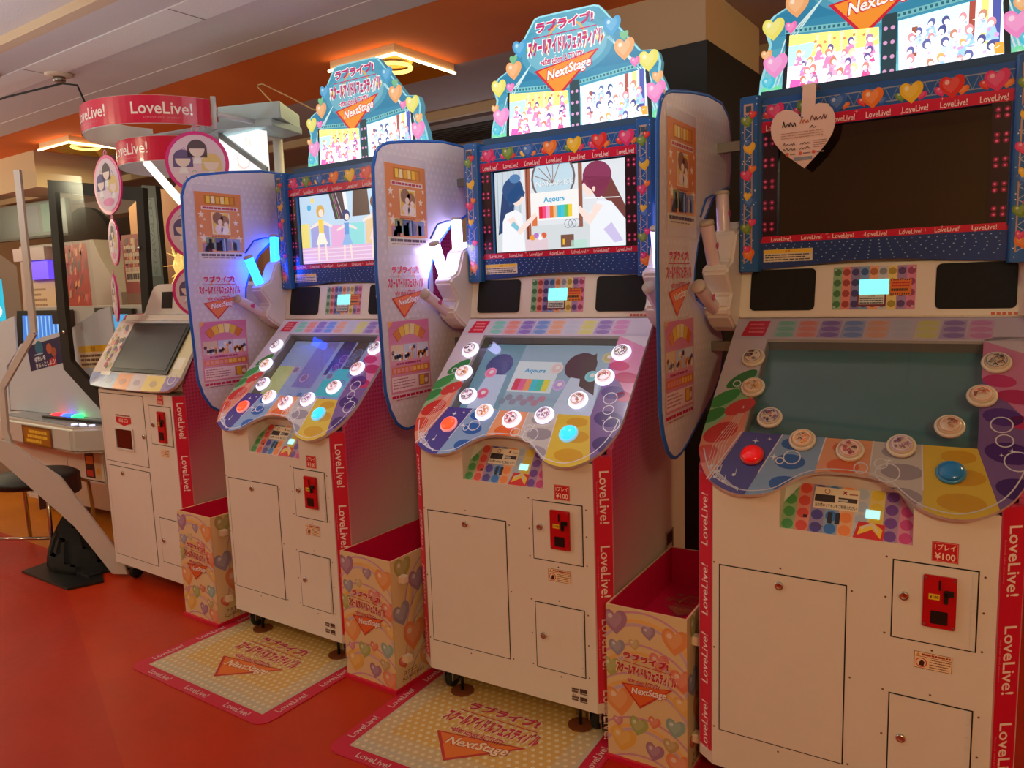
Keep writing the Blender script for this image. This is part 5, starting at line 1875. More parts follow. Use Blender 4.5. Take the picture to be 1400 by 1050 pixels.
def vending():
    a0 = -.073
    lx, ly = -2.476, .147
    c = .33
    t = thing('card_vending_cabinet', 'white card vending cabinet with dark slanted screen and no topper sign', 'vending machine', (lx + math.cos(a0) * c, ly + math.sin(a0) * c, 0), a0)
    lam = lambda u, v, h: (u, h, v)
    sx = lambda u, v, h: (h, u, v)
    mb = MB()
    mb.prism([(-HF, .1), (HF, .1), (HF, 1.0), (-HF, 1.0)], 0, .08, lam)
    mb.prism([(.08, .1), (.62, .1), (.62, 1.36), (.20, 1.36), (.17, 1.30), (.03, 1.02), (.08, 1.0)], -.356, .356, sx)
    mb.build('cabinet_body', WHITE, t)
    for s in (-1, 1):
        mb = MB()
        mb.prism([(.036, .1), (.64, .1), (.64, 1.38), (.2, 1.36), (.17, 1.315), (.036, 1.045)], s * .357, s * HW_, sx)
        mb.prism([(s * HF, 0), (s * HW_, .036), (s * HF, .036)], .1, 1.0)
        mb.build('side_panel', side_material(), t)

    def strip_r(a):
        a.rect(.004, .13, .0575, .995, (206, 18, 56), 1)
        for k in range(4):
            ll(a, .034, .885 - k * .245, .03, .165, (246, 226, 226), 3, -math.pi / 2)
    artpart(None, 'edge_strip', t, PRINT, chamR, strip_r)
    artpart(None, 'edge_strip', t, PRINT, chamL, lambda a: a.rect(.003, .13, .0565, .995, (206, 18, 56), 1))
    X = lambda x: x - .33
    ud = door('v', t, 'dispenser_door', X(.02), X(.412), .640, .985, X(.395), .79, False)
    door('v', t, 'large_door', X(.028), X(.412), .15, .618, X(.165), .586, False)
    cdoor = door('v', t, 'coin_door', X(.457), X(.638), .762, .947, X(.487), .855, True)
    cp, XX, ZZ = coin_panel('v', cdoor, X(.532), X(.592), .778, .923)
    coin_details('v', cdoor, XX, ZZ)
    door('v', t, 'cash_door', X(.459), X(.63), .185, .405, X(.485), .295, True)
    mb = MB()
    mb.prism([(X(.135), .708), (X(.3), .708), (X(.3), .82), (X(.135), .82)], -.008, -.002, lam, [[(X(.143), .716), (X(.143), .812), (X(.292), .812), (X(.292), .716)]])
    fr = mb.build('outlet_frame', WHITE2, ud)
    mb = MB()
    mb.prism([(X(.143), .716), (X(.292), .716), (X(.292), .812), (X(.143), .812)], -.004, -.0025, lam)
    mb.build('card_outlet', mat('outlet_smoke', (40, 18, 14), .15, coat=.6), ud)
    a = Art()
    a.poly([(X(.15), .858), (X(.29), .858), (X(.29), .845), (X(.22), .828), (X(.15), .845)], (206, 20, 30), 1)
    a.rect(X(.15), .858, X(.29), .872, (206, 20, 30), 1)
    a.bars(X(.15), .874, X(.285), .886, 1, (160, 90, 70), 1, 4, .6)
    a.text('出口', X(.22), .856, .02, (246, 214, 206), 2, .08, bold=.02)
    a.build('outlet_sticker', front_map(-.0018), PRINT, ud)
    a = Art()
    a.rect(X(.535), .955, X(.583), 1.0, (204, 26, 44), 1)
    a.text('1プレイ', X(.559), .988, .013, (250, 224, 206), 3, .038, bold=.02)
    a.text('¥100', X(.559), .967, .015, (250, 224, 206), 3, .038, bold=.02)
    a.build('price_sticker', FM, PRINT, t)
    a = Art()
    a.rect(X(.525), .705, X(.595), .745, (236, 206, 176), 1)
    a.ring(X(.54), .722, .011, .002, (206, 40, 40), 2, 16)
    a.bars(X(.556), .71, X(.592), .742, 4, (140, 70, 56), 2, 4, .4)
    a.build('warning_sticker', FM, PRINT, t)
    # slanted deck: from (y -.02, z 1.035) to (y .17, z 1.325)
    dmv = plane_map((0, -.02, 1.035), (1, 0, 0), (0, .19, .29))
    hgt = math.hypot(.19, .29)
    ol = [(-.345, -.012), (-.2, -.02), (0, -.022), (.2, -.02), (.33, -.012), (.372, .012), (.39, .05), (.374, hgt), (-.374, hgt), (-.385, .05), (-.375, .012)]
    mb = MB()
    mb.prism(ol, -.014, 0, dmv)
    dk = mb.build('deck_plate', mat('deck_acrylic', (206, 200, 206), .18), t)
    a = Art()
    zs = [(-.39, -.25, (120, 140, 210)), (-.25, -.13, (150, 180, 226)), (-.13, 0, (236, 150, 90)), (0, .12, (214, 196, 206)), (.12, .28, (236, 206, 90)), (.28, .39, (140, 110, 180))]
    for x0, x1, c_ in zs:
        p = clip_convex(ol, [(x0, -.03), (x1, -.03), (x1, .06), (x0, .06)])
        a.poly(p, c_, 1)
        a.circle((x0 + x1) / 2, .018, .03, mixc(c_, (90, 60, 120), .3), 2, 14, ry=.016)
    a.poly(clip_convex(ol, [(-.4, .06), (-.21, .06), (-.21, .4), (-.4, .4)]), (226, 206, 200), 1)
    a.poly(clip_convex(ol, [(.285, .06), (.4, .06), (.4, .4), (.285, .4)]), (222, 214, 170), 1)
    a.rect(-.21, .305, .285, hgt, (200, 196, 220), 1)
    r = random.Random(12)
    for _ in range(60):
        a.circle(r.uniform(-.365, -.225), r.uniform(.08, .32), r.uniform(.008, .016), r.choice([(120, 90, 140), (226, 150, 120), (240, 220, 190), (200, 90, 120), (110, 110, 110), (190, 180, 120)]), 2 + _ % 4, 9)
    a.rect(-.30, .045, -.21, .066, (244, 240, 234), 6)
    a.rect(.295, .1, .36, .16, (246, 240, 226), 3)
    a.ring(.33, .05, .03, .006, (226, 214, 236), 4, 18)
    a.build('deck_print', dmv, PRINT_G, t, .0005)
    mb = MB()
    mb.prism([(-.212, .068), (.284, .068), (.284, .335), (-.212, .335)], .0035, .0095, dmv)
    sc = mb.build('screen_frame', BLACK, t)
    mb = MB()
    mb.prism([(-.19, .085), (.262, .085), (.262, .32), (-.19, .32)], .0096, .011, dmv)
    mb.build('dark_screen', mat('smoke_screen', (46, 38, 33), .3, vary=.3, scale=9), sc)
    # rainbow shelf and hood
    slope = plane_map((0, .17, 1.327), (1, 0, 0), (0, .13, .055))
    mb = MB()
    mb.prism([(-.374, 0), (.374, 0), (.36, .092), (-.29, .092)], -.012, 0, slope)
    sh = mb.build('shelf', WHITE2, t)
    a = Art()
    cs = [(206, 30, 60), (170, 200, 170), (236, 190, 130), (150, 190, 230), (120, 160, 226), (190, 170, 220), (240, 214, 150), (160, 200, 210), (220, 150, 190)]
    for k, c_ in enumerate(cs):
        x0 = -.27 + k * .068
        a.poly([(x0, .012), (x0 + .066, .012), (x0 + .08, .085), (x0 + .014, .085)], c_, 1)
    a.bars(-.255, .02, -.2, .075, 3, (240, 150, 150), 2, 3, .4)
    a.build('shelf_print', slope, PRINT_G, sh)
    mb = MB()
    hp = [(-.29, 1.35), (-.19, 1.475), (-.165, 1.498), (-.12, 1.51), (.30, 1.51), (.335, 1.49), (.345, 1.35)]
    mb.prism(hp, .25, .52, lam)
    hd = mb.build('hood', WHITE2, t)
    mb = MB()
    mb.prism([(-.11, 1.39), (-.02, 1.39), (.0, 1.472), (-.09, 1.472)], .246, .2495, lam)
    mb.build('hood_window', BLACK, hd)
    for x in (-.27, .27):
        for y in (.06, .55):
            cst = mbpart('castor%.2f%.2fv' % (x, y), 'castor', t, STEEL, lambda m: m.box(x - .022, x + .022, y - .02, y + .02, .06, .101))
            mbpart('wheel%.2f%.2fv' % (x, y), 'wheel', cst, RUBBER, lambda m: m.lathe([(0, -.013), (.03, -.013), (.034, -.008), (.034, .008), (.03, .013), (0, .013)], (x, y + .01, .035), (1, 0, 0), 18))
    return t


vending()
# ------------------------------------------------------------------ ring banner, hanging discs, light box above the vending cabinet
def ring_banner():
    t = thing('ring_banner', 'two red ring banners on white arms hung above the card vending cabinet', 'banner', (-2.06, .40, 0))
    RED = mat('ring_red', (206, 18, 62), .3, coat=.3)
    for (r, z0, z1, a0, a1, cy, words) in ((.385, 2.195, 2.315, 158, 348, 0.0, ((213, .12), (262, .2), (318, .2))), (.30, 2.06, 2.17, 160, 320, .06, ((196, .14), (268, .2)))):
        n = 44
        mb = MB()
        for k in range(n):
            t0, t1 = math.radians(a0 + (a1 - a0) * k / n), math.radians(a0 + (a1 - a0) * (k + 1) / n)
            for rr, s in ((r, 1), (r - .003, -1)):
                mb.poly([(rr * math.cos(t0), cy + rr * math.sin(t0), z0), (rr * math.cos(t1), cy + rr * math.sin(t1), z0), (rr * math.cos(t1), cy + rr * math.sin(t1), z1), (rr * math.cos(t0), cy + rr * math.sin(t0), z1)], True)
        ob = mb.build('ring', mat('ring_white', (226, 222, 218), .4), t)
        a = Art()
        for k in range(n):
            u0, u1 = r * math.radians(a0 + (a1 - a0) * k / n), r * math.radians(a0 + (a1 - a0) * (k + 1) / n)
            a.rect(u0, z0 + .002, u1, z1 - .002, (206, 18, 62), 1)
        for deg, w in ((words[0][0], .25), (words[1][0], .25)) + ((((words[2][0], .25),) if len(words) > 2 else ())):
            ll(a, r * math.radians(deg), (z0 + z1) / 2 + .006, .052, .25, (246, 232, 226), 4)
        a.build('ring_print', lambda u, v, h: Vector(((r + h) * math.cos(u / r), cy + (r + h) * math.sin(u / r), v)), print_mat('ring_gloss', .25, coat=.4), ob, .003)
    ARM = mat('arm_white', (206, 214, 216), .4)
    mb = MB()
    mb.tube([(.385, -.05, 2.255), (.385, .155, 2.255)], .012, 6)
    mb.build('arm', ARM, t)
    mb = MB()
    mb.tube([(-.372, .06, 2.255), (.1, .10, 2.255)], .010, 6)
    mb.build('arm', ARM, t)
    mb = MB()
    mb.tube([(-.27, .16, 2.115), (.14, .185, 2.13)], .010, 6)
    mb.build('arm', ARM, t)
    mb = MB()
    mb.tube([(.38, -.06, 2.19), (.38, -.06, 2.33)], .012, 6)
    mb.build('end_post', ARM, t)
    mb = MB()
    mb.prism([(-.02, 2.10), (.30, 1.82), (.30, 1.785), (-.02, 2.065)], -.16, -.135, lambda u, v, h: (u, h, v))
    mb.build('lit_brace', mat('brace_lit', (250, 248, 246), .4, emit=1.1, ecol=(255, 250, 246)), t)
    mb = MB()
    mb.prism([(.12, 2.245), (.44, 2.04), (.44, 2.012), (.12, 2.215)], .165, .18, lambda u, v, h: (u, h, v))
    mb.build('brace', mat('brace_grey', (140, 152, 152), .4), t)
    return t


ring_banner()


def light_box():
    t = thing('light_box', 'lit white sign box with grey lid on a post behind the card vending cabinet', 'sign', (-1.86, .74, 0), -.07)
    LID = mat('lid_grey', (176, 200, 204), .5)
    mb = MB()
    mb.prism([(-.12, 2.0), (.19, 2.0), (.19, 2.225), (-.12, 2.225)], -.14, -.09, lambda u, v, h: (u, h, v))
    bx = mb.build('lit_box', mat('box_lit', (250, 250, 248), .5, emit=.8, ecol=(246, 252, 252)), t)
    a = Art()
    r = random.Random(5)
    for k in range(7):
        x, z = r.uniform(-.06, .16), r.uniform(2.06, 2.19)
        a.line([(x, z), (x + r.uniform(-.02, .03), z + r.uniform(.01, .05)), (x + r.uniform(-.03, .05), z + r.uniform(-.03, .04))], .003, r.choice([(220, 150, 150), (230, 190, 130), (214, 170, 190)]), 1)
    a.ring(.07, 2.11, .055, .004, (226, 160, 160), 1, 22, 150, 330)
    a.build('box_print', front_map(-.14), print_mat('box_print_lit', .5, .75), bx)
    mb = MB()
    mb.prism([(-.34, -.16), (.02, -.24), (.27, -.12), (.20, .12), (-.2, .12)], 2.235, 2.268)
    mb.prism([(0, -.22), (.31, -.10), (.14, .16), (-.24, .02)], 2.2685, 2.345)
    mb.build('lid', LID, t, .003)
    mb = MB()
    mb.tube([(.03, .10, 0.003), (.03, .10, 2.24)], .025, 12)
    mb.lathe([(0, .002), (.09, .002), (.09, .015), (.03, .03)], (.03, .10, 0), (0, 0, 1), 20)
    mb.box(.0, .06, -.1, .1, 2.225, 2.237)
    mb.build('post', mat('post_white', (206, 198, 190), .5), t)


light_box()


def disc(label, x, y, z, r, rz, rings=True, seed=1, squash=1.0):
    t = thing('hanging_disc', label, 'hanging sign', (x, y, z), rz, 'pink-rimmed discs hanging in chains')
    mp = lambda u, v, h: (u, h, v)
    mb = MB()
    mb.prism(ell(0, 0, r, r, 36), -.004, .004, mp)
    mb.build('disc_plate', mat('disc_pink', (214, 40, 136), .35), t)
    for s in (-1, 1):
        a = Art()
        a.circle(0, 0, r * .89, (236, 214, 232), 1, 36)
        q = random.Random(seed)
        for dx, dz, c in ((-.42, .1, (84, 70, 130)), (.02, .42, (70, 56, 64)), (.42, -.02, (236, 206, 120))):
            cc = mixc(c, (236, 214, 232), .15)
            dx, dz = dx * 1.05, dz * 1.0
            a.poly(ell(dx * r, dz * r, .31 * r, .31 * r, 18, 0, 0, 180) + [(dx * r - .31 * r, dz * r - .26 * r), (dx * r + .31 * r, dz * r - .26 * r)], cc, 3)
            a.poly(ell(dx * r, dz * r + .02 * r, .24 * r, .27 * r, 12, 0, 180, 360), (246, 226, 220), 4)
            a.poly([(dx * r - .16 * r, dz * r - .46 * r), (dx * r + .16 * r, dz * r - .46 * r), (dx * r + .08 * r, dz * r - .25 * r), (dx * r - .08 * r, dz * r - .25 * r)], (246, 246, 250), 3)
        for _ in range(30):
            u, v = q.uniform(-.75, .75) * r, q.uniform(-.75, .75) * r
            if u * u + v * v < .5 * r * r:
                a.line([(u - .06 * r, v), (u + .02 * r, v + .08 * r), (u + .08 * r, v - .02 * r)], .02 * r, q.choice([(110, 130, 200), (150, 190, 130), (200, 130, 200)]), 2)
        a.poly(ell(.02 * r, -.58 * r, .42 * r, .14 * r, 18), (236, 150, 200), 3)
        a.build('disc_print', (plane_map((0, -.004, 0), (1, 0, 0), (0, 0, 1)) if s < 0 else plane_map((0, .004, 0), (-1, 0, 0), (0, 0, 1))), PRINT_M, t, .0006)
    mb = MB()
    mb.tube([(.014 * math.cos(k * math.pi / 6), 0, r + .010 + .014 * math.sin(k * math.pi / 6)) for k in range(12)], .0025, 6, True)
    mb.build('hanging_ring', mat('ring_pinkish', (226, 150, 190), .4), t)
    return t


disc('upper disc of the left chain, hung from the red ring banner', -2.385, .25, 2.0, .142, -.13, seed=1)
disc('middle disc of the left chain, seen nearly edge-on', -2.38, .25, 1.722, .112, -.37, seed=2)
disc('lowest disc of the left chain, seen edge-on', -2.415, .25, 1.448, .118, -.46, seed=3)
disc('large round disc at the top of the right chain', -1.705, .25, 2.035, .134, .75, seed=4)
disc('second disc of the right chain, half hidden by the privacy board', -1.745, .25, 1.74, .132, .75, seed=5)
disc('third disc of the right chain, half hidden by the privacy board', -1.755, .25, 1.468, .122, .75, seed=6)

# ------------------------------------------------------------------ ceiling odds and ends


def on_ceiling():
    t = thing('smoke_detector', 'round cream smoke detector on the white ceiling', 'smoke detector', (-3.134, .498, 2.7))
    mb = MB()
    mb.lathe([(.0, -.001), (.07, -.001), (.07, -.012), (.05, -.022), (.0, -.022)], (0, 0, 0), (0, 0, 1), 24)
    mb.build('base', mat('cream_plastic', (206, 188, 168), .4), t)
    mb = MB()
    mb.lathe([(.032, -.022), (.032, -.045), (.018, -.05), (.0, -.05)], (0, 0, 0), (0, 0, 1), 20)
    mb.build('sensor', STEEL, t)
    t = thing('smoke_detector', 'cream detector at the left edge of the ceiling', 'smoke detector', (-3.42, .28, 2.7))
    mb = MB()
    mb.lathe([(.0, -.001), (.05, -.001), (.05, -.016), (.03, -.03), (.0, -.03)], (0, 0, 0), (0, 0, 1), 24)
    mb.build('base', mat('cream_plastic', (206, 188, 168), .4), t)
    mb = MB()
    mb.tube([(-4.2, .23, 2.50), (-3.12, .2, 2.515), (-2.72, .27, 2.535), (-2.64, .30, 2.52), (-2.66, .33, 2.48), (-2.68, .38, 2.38), (-2.66, .46, 2.28), (-2.63, .52, 2.20), (-2.4, .6, 2.18), (-2.0, .72, 2.22)], .005, 6)
    tag(mb.build('cable', RUBBER), 'black cable looping under the ceiling to the red ring banner', 'cable')
    mb = MB()
    mb.tube([(-1.745, .80, 2.349), (-2.23, 1.1, 2.605), (-2.225, 1.1, 2.615), (-2.19, 1.1, 2.615), (-2.0, 1.1, 2.52), (-1.81, 1.1, 2.42), (-1.4, .9, 2.33), (-1.25, .80, 2.2)], .004, 6)
    tag(mb.build('cable', mat('cream_cable', (214, 180, 130), .5)), 'cream cable hooked on the orange ceiling band', 'cable')
    # ceiling air conditioner behind
    t = thing('air_conditioner', 'dark ceiling air conditioner grille behind the middle topper', 'air conditioner', RP(-2.35, 3.0, 2.7), ROOM_A)
    mb = MB()
    mb.box(-.6, .6, -.4, .4, -.05, -.001)
    mb.build('casing', mat('ac_case', (150, 134, 128), .6), t)
    mb = MB()
    mb.box(-.42, .42, -.26, .26, -.056, -.051)
    g = mb.build('grille', mat('ac_dark', (36, 30, 28), .7), t)
    for k in range(9):
        mb = MB()
        mb.box(-.4, .4, -.24 + k * .058, -.225 + k * .058, -.064, -.057)
        mb.build('slat', mat('ac_slat', (70, 60, 56), .6), g)


on_ceiling()

# ------------------------------------------------------------------ kids' game at the far left


def kids_game():
    t = thing('console_game', 'low white console game with lit coloured buttons left of the card vending cabinet', 'arcade machine', (0, 0, 0))
    PW = mat('console_white', (206, 196, 188), .4)
    lam = lambda u, v, h: (u, h, v)
    sx = lambda u, v, h: (h, u, v)
    mb = MB()
    mb.prism([(.72, .08), (1.3, .08), (1.3, .52), (.62, .52), (.62, .30)], -4.45, -3.3, sx)
    mb.build('base_cabinet', WHITE, t, .008)
    mb = MB()
    mb.prism([(-4.46, .62), (-4.3, .50), (-3.3, .44), (-3.12, .56), (-3.12, 1.2), (-4.46, 1.2)], .53, .69)
    co = mb.build('console', PW, t, .02, 3)
    mb = MB()
    mb.prism([(-4.3, .56), (-3.3, .47), (-3.18, .56), (-3.18, 1.1), (-4.3, 1.1)], .6905, .696)
    mb.build('console_top', mat('console_grey', (150, 150, 156), .25), co)
    for (x, y, c) in ((-3.84, .655, (255, 40, 50)), (-3.73, .662, (50, 90, 255)), (-3.62, .668, (40, 240, 110))):
        mb = MB()
        mb.lathe([(.035, .0), (.035, .012), (.02, .02), (0, .021)], (x, y, .697), (0, 0, 1), 14)
        mb.build('lit_button', mat('lit_%d' % c[0], c, .3, emit=3.0), co)
    mb = MB()
    mb.box(-3.86, -3.15, .575, .61, .697, .71)
    mb.build('black_rail', BLACK, co)
    for k in range(4):
        mb = MB()
        mb.lathe([(.018, .0), (.018, .006), (0, .008)], (-3.36 + .05 * k, .50 + .02 * (k % 2), .697), (0, 0, 1), 10)
        mb.build('white_lamp', mat('tiny_lamp', (230, 230, 255), .3, emit=1.2), co)
    SH = mat('shield_grey', (206, 214, 228), .35)
    for poly in ([(-4.50, .698), (-4.46, 1.0), (-4.27, 1.16), (-3.74, 1.25), (-3.66, 1.26), (-3.32, 1.38), (-3.20, 1.40), (-3.16, .698)],
                 [(-4.95, .4), (-4.95, 1.25), (-4.5, 1.31), (-4.31, 1.35), (-4.33, 1.11), (-4.49, 1.0), (-4.53, .4)]):
        mb = MB()
        mb.prism(poly, .70, .712, lam)
        mb.build('shield', SH, t)
    mb = MB()
    mb.prism([(-4.74, 1.08), (-4.02, 1.10), (-4.0, 1.38), (-4.67, 1.38)], .9, .93, lam)
    mo = mb.build('monitor', BLACK, t)
    a = Art()
    a.poly([(-4.63, 1.10), (-4.08, 1.10), (-4.06, 1.345), (-4.60, 1.345)], (70, 130, 220), 1)
    for k in range(9):
        a.poly([(-4.57 + .05 * k, 1.11), (-4.56 + .05 * k, 1.11), (-4.54 + .05 * k, 1.34), (-4.56 + .05 * k, 1.34)], (150, 200, 245), 2)
    a.build('monitor_picture', front_map(.9), LCD, mo)
    mb = MB()
    mb.prism([(-3.74, 1.10), (-3.3, 1.10), (-3.3, 1.38), (-3.70, 1.39)], .9, .93, lam)
    mo = mb.build('monitor', BLACK, t)
    a = Art()
    a.rect(-3.68, 1.12, -3.34, 1.345, (80, 170, 226), 1)
    a.build('monitor_picture', front_map(.9), LCD, mo)
    mb = MB()
    mb.box(-4.6, -3.15, .94, 1.2, .70, 1.40)
    mb.build('back_panel', PW, t)
    # hand-washing notice and yellow caution notice on the shields
    a = Art()
    pm = plane_map((-3.975, .70, 1.095), (1, 0, .17), (-.12, 0, 1))
    a.rect(-.21, -.085, .22, .085, (30, 36, 90), 1)
    a.circle(-.06, .05, .05, (30, 110, 150), 2)
    a.circle(.06, .03, .035, (190, 100, 70), 2)
    a.circle(.11, .0, .03, (170, 90, 60), 2)
    a.poly([(.02, -.085), (.12, -.085), (.12, -.03), (.04, -.04)], (190, 30, 40), 2)
    a.text('手洗いを', -.07, -.018, .034, (236, 240, 250), 3, .14, bold=.03)
    a.text('きちんとしよう!', -.01, -.06, .032, (236, 240, 250), 3, .25, bold=.03)
    a.bars(-.13, .005, -.02, .02, 1, (200, 210, 230), 3, 4)
    a.build('washing_notice', pm, PRINT, t)
    a = Art()
    pm = plane_map((-3.44, .70, 1.09), (1, 0, .05), (-.03, 0, 1))
    a.rect(-.14, -.07, .18, .07, (236, 206, 170), 1)
    a.rect(-.14, .03, .18, .07, (236, 180, 30), 2)
    a.text('注意', .02, .05, .026, (90, 50, 10), 3)
    a.bars(-.125, -.06, .165, .02, 3, (110, 70, 60), 3, 4, .55)
    a.build('caution_notice', pm, PRINT, t)
    # gold plate on the console lip
    a = Art()
    pm = plane_map((-3.72, .463, .605), (1, -.06, 0), (0, 0, 1))
    a.rect(-.19, -.062, .19, .062, (120, 70, 20), 1)
    a.rect(-.17, -.05, .17, .05, (170, 110, 20), 2)
    for k in range(3):
        a.bars(-.14 + .02 * k, -.045 + .03 * k, .14, -.018 + .03 * k, 1, (240, 200, 60), 3, k, .7)
    a.build('gold_plate', pm, PRINT, co, .004)
    # stickers on the cabinet front
    a = Art()
    pm = front_map(.62, 0, 0)
    a.rect(-3.5, .33, -3.4, .5, (40, 30, 30), 1)
    a.rect(-3.395, .33, -3.33, .5, (220, 190, 150), 1)
    a.rect(-3.49, .42, -3.41, .47, (220, 120, 40), 2)
    a.rect(-3.49, .34, -3.42, .38, (200, 60, 50), 2)
    a.rect(-3.38, .36, -3.345, .4, (236, 170, 30), 2)
    a.line([(-3.68, .315), (-3.31, .315)], .006, (60, 44, 40), 1)
    a.line([(-3.7, .315), (-3.7, .51)], .004, (90, 70, 60), 1)
    a.build('front_stickers', pm, PRINT, t)
    mb = MB()
    mb.prism([(-4.3, .10), (-4.05, .10), (-4.05, .28), (-4.3, .28)], .655, .70, lam, [[(-4.27, .13), (-4.27, .25), (-4.08, .25), (-4.08, .13)]])
    mb.build('vent_frame', PW, t)
    for x in (-4.3, -3.45):
        mb = MB()
        mb.lathe([(0, -.02), (.04, -.02), (.04, .02), (0, .02)], (x, .85, .04), (1, 0, 0), 14)
        mb.build('castor', RUBBER, t)
    return t


kids_game()


def chair():
    t = thing('chair', 'chrome-legged chair with black seat in front of the console game', 'chair', (-3.33, .22, 0), .5)
    mb = MB()
    n = 24
    prof = [(.0, .40), (.18, .40), (.225, .42), (.23, .445), (.20, .465), (.0, .475)]
    mb.lathe(prof, (0, 0, 0), (0, 0, 1), n)
    mb.build('seat', mat('seat_black', (26, 24, 26), .55), t)
    for s in (-1, 1):
        mb = MB()
        mb.tube([(s * .2, -.2, .012), (s * .2, -.19, .36), (s * .19, -.15, .395), (s * .17, .15, .395), (s * .2, .19, .36), (s * .21, .21, .012)], .011, 8)
        mb.build('leg', CHROME, t)
    mb = MB()
    mb.tube([(-.2, -.195, .14), (.2, -.195, .14)], .009, 8)
    mb.build('stretcher', CHROME, t)
    mb = MB()
    ring = [(.235 * math.cos(math.radians(d)), .235 * math.sin(math.radians(d))) for d in range(-52, 45, 12)]
    for (p, q) in zip(ring[:-1], ring[1:]):
        mb.prism([p, q, (q[0] * .96, q[1] * .96), (p[0] * .96, p[1] * .96)], .30 if p[1] < -.05 else .34, .44)
    mb.build('side_guard', mat('guard_burgundy', (74, 34, 38), .6), t)


chair()


def partitions():
    # white-edged clear acrylic sheet in front of the console game
    t = thing('acrylic_partition', 'clear acrylic partition with white edging in front of the console game', 'partition', (0, 0, 0))
    lam = lambda u, v, h: (u, h, v)
    pm = plane_map((-2.52, .2, 0), (1, .4, 0), (0, 0, 1))
    out = [(-.348, 2.10), (-.35, 1.89), (-.36, 1.286), (-.581, 1.005), (-.591, .771), (-.564, .645), (-.204, .339), (-.03, .085), (0, .035), (.03, .30), (0, 2.05)]
    mb = MB()
    mb.prism(out, -.002, .002, pm)
    mb.build('sheet', CLEAR2, t)
    edge = mat('white_edging', (196, 186, 180), .5)
    mb = MB()
    for (p, q) in zip(out[:8], out[1:9]):
        d = Vector((q[0] - p[0], q[1] - p[1]))
        nrm = Vector((-d.y, d.x)).normalized() * .017
        mb.prism([(p[0] - nrm.x, p[1] - nrm.y), (q[0] - nrm.x, q[1] - nrm.y), (q[0] + nrm.x, q[1] + nrm.y), (p[0] + nrm.x, p[1] + nrm.y)], -.008, .008, pm)
    mb.build('edging', edge, t)
    mb = MB()
    mb.prism([(-.615, .735), (-.55, .72), (-.274, .535), (.04, .10), (.055, .018), (-.03, .018), (-.22, .27), (-.615, .62)], .022, .034, pm)
    mb.build('foot_rail', edge, t)
    # black-framed clear screen
    t = thing('framed_partition', 'black-framed clear screen standing on the console game', 'partition', (0, 0, 0))
    fr = mat('frame_black', (15, 11, 10), .75)
    out = [(-3.54, 2.17), (-2.62, 2.04), (-2.66, 1.38), (-2.66, .72), (-3.20, .76), (-3.585, 1.02), (-3.59, 1.36)]
    inn = [(-3.47, 2.09), (-3.50, 1.36), (-3.495, 1.07), (-3.16, .84), (-2.73, .80), (-2.73, 1.38), (-2.69, 1.975)]
    mb = MB()
    mb.prism(out, .595, .625, lam, [inn])
    mb.build('frame', fr, t)
    mb = MB()
    mb.prism([(x * 1.0, z) for x, z in inn], .608, .612, lam)
    mb.build('sheet', CLEAR2, t)
    for x, z in ((-3.53, 1.25), (-2.70, 1.72)):
        mb = MB()
        mb.lathe([(0, 0), (.012, 0), (.012, .006), (0, .008)], (x, .595, z), (0, -1, 0), 10)
        mb.build('bolt', CHROME, t)
    mb = MB()
    mb.box(-3.66, -3.50, .60, .63, 1.30, 1.38)
    mb.build('clamp', BLACK, t)


partitions()


def black_base():
    t = thing('stand_plate', 'flat black steel base plate on the red floor under the black bag', 'base', (0, 0, 0))
    mb = MB()
    mb.prism([(-3.06, -.03), (-2.57, -.06), (-2.50, .09), (-2.64, .16), (-2.50, .34), (-2.60, .40), (-3.08, .16)], .0005, .012)
    mb.build('plate', mat('base_black', (16, 14, 14), .35), t, .002)
    mb = MB()
    mb.prism([(-2.95, .10), (-2.62, .08), (-2.60, .14), (-2.92, .17)], .0122, .02)
    mb.build('clamp_bar', BLACK, t)
    # sand bag slumped on it
    mb = MB()
    n, m = 20, 12
    r = random.Random(4)
    rings = []
    for j in range(m + 1):
        v = j / m
        z = .013 + .27 * v
        rad = .20 * (1 - v) ** .55 * (1.0 + .06 * math.sin(5 * v)) + .01
        cx = -2.86 - .12 * v
        cy = .20 + .03 * v
        rings.append([(cx + rad * 1.15 * math.cos(2 * math.pi * k / n) * (1 + .012 * math.sin(3 * 2 * math.pi * k / n + j * .3)), cy + rad * .75 * math.sin(2 * math.pi * k / n), z) for k in range(n)])
    for j in range(m):
        for k in range(n):
            k2 = (k + 1) % n
            mb.poly([rings[j][k], rings[j][k2], rings[j + 1][k2], rings[j + 1][k]], True)
    mb.poly(list(reversed(rings[0])))
    mb.poly(rings[-1])
    bag = mb.build('sandbag', mat('bag_black', (9, 8, 9), .9))
    me = bag.data
    bm = bmesh.new()
    bm.from_mesh(me)
    bmesh.ops.remove_doubles(bm, verts=bm.verts, dist=1e-5)
    bm.to_mesh(me)
    bm.free()
    tag(bag, 'slumped black weight bag lying on the black base plate', 'bag')


black_base()

# ------------------------------------------------------------------ far background, left


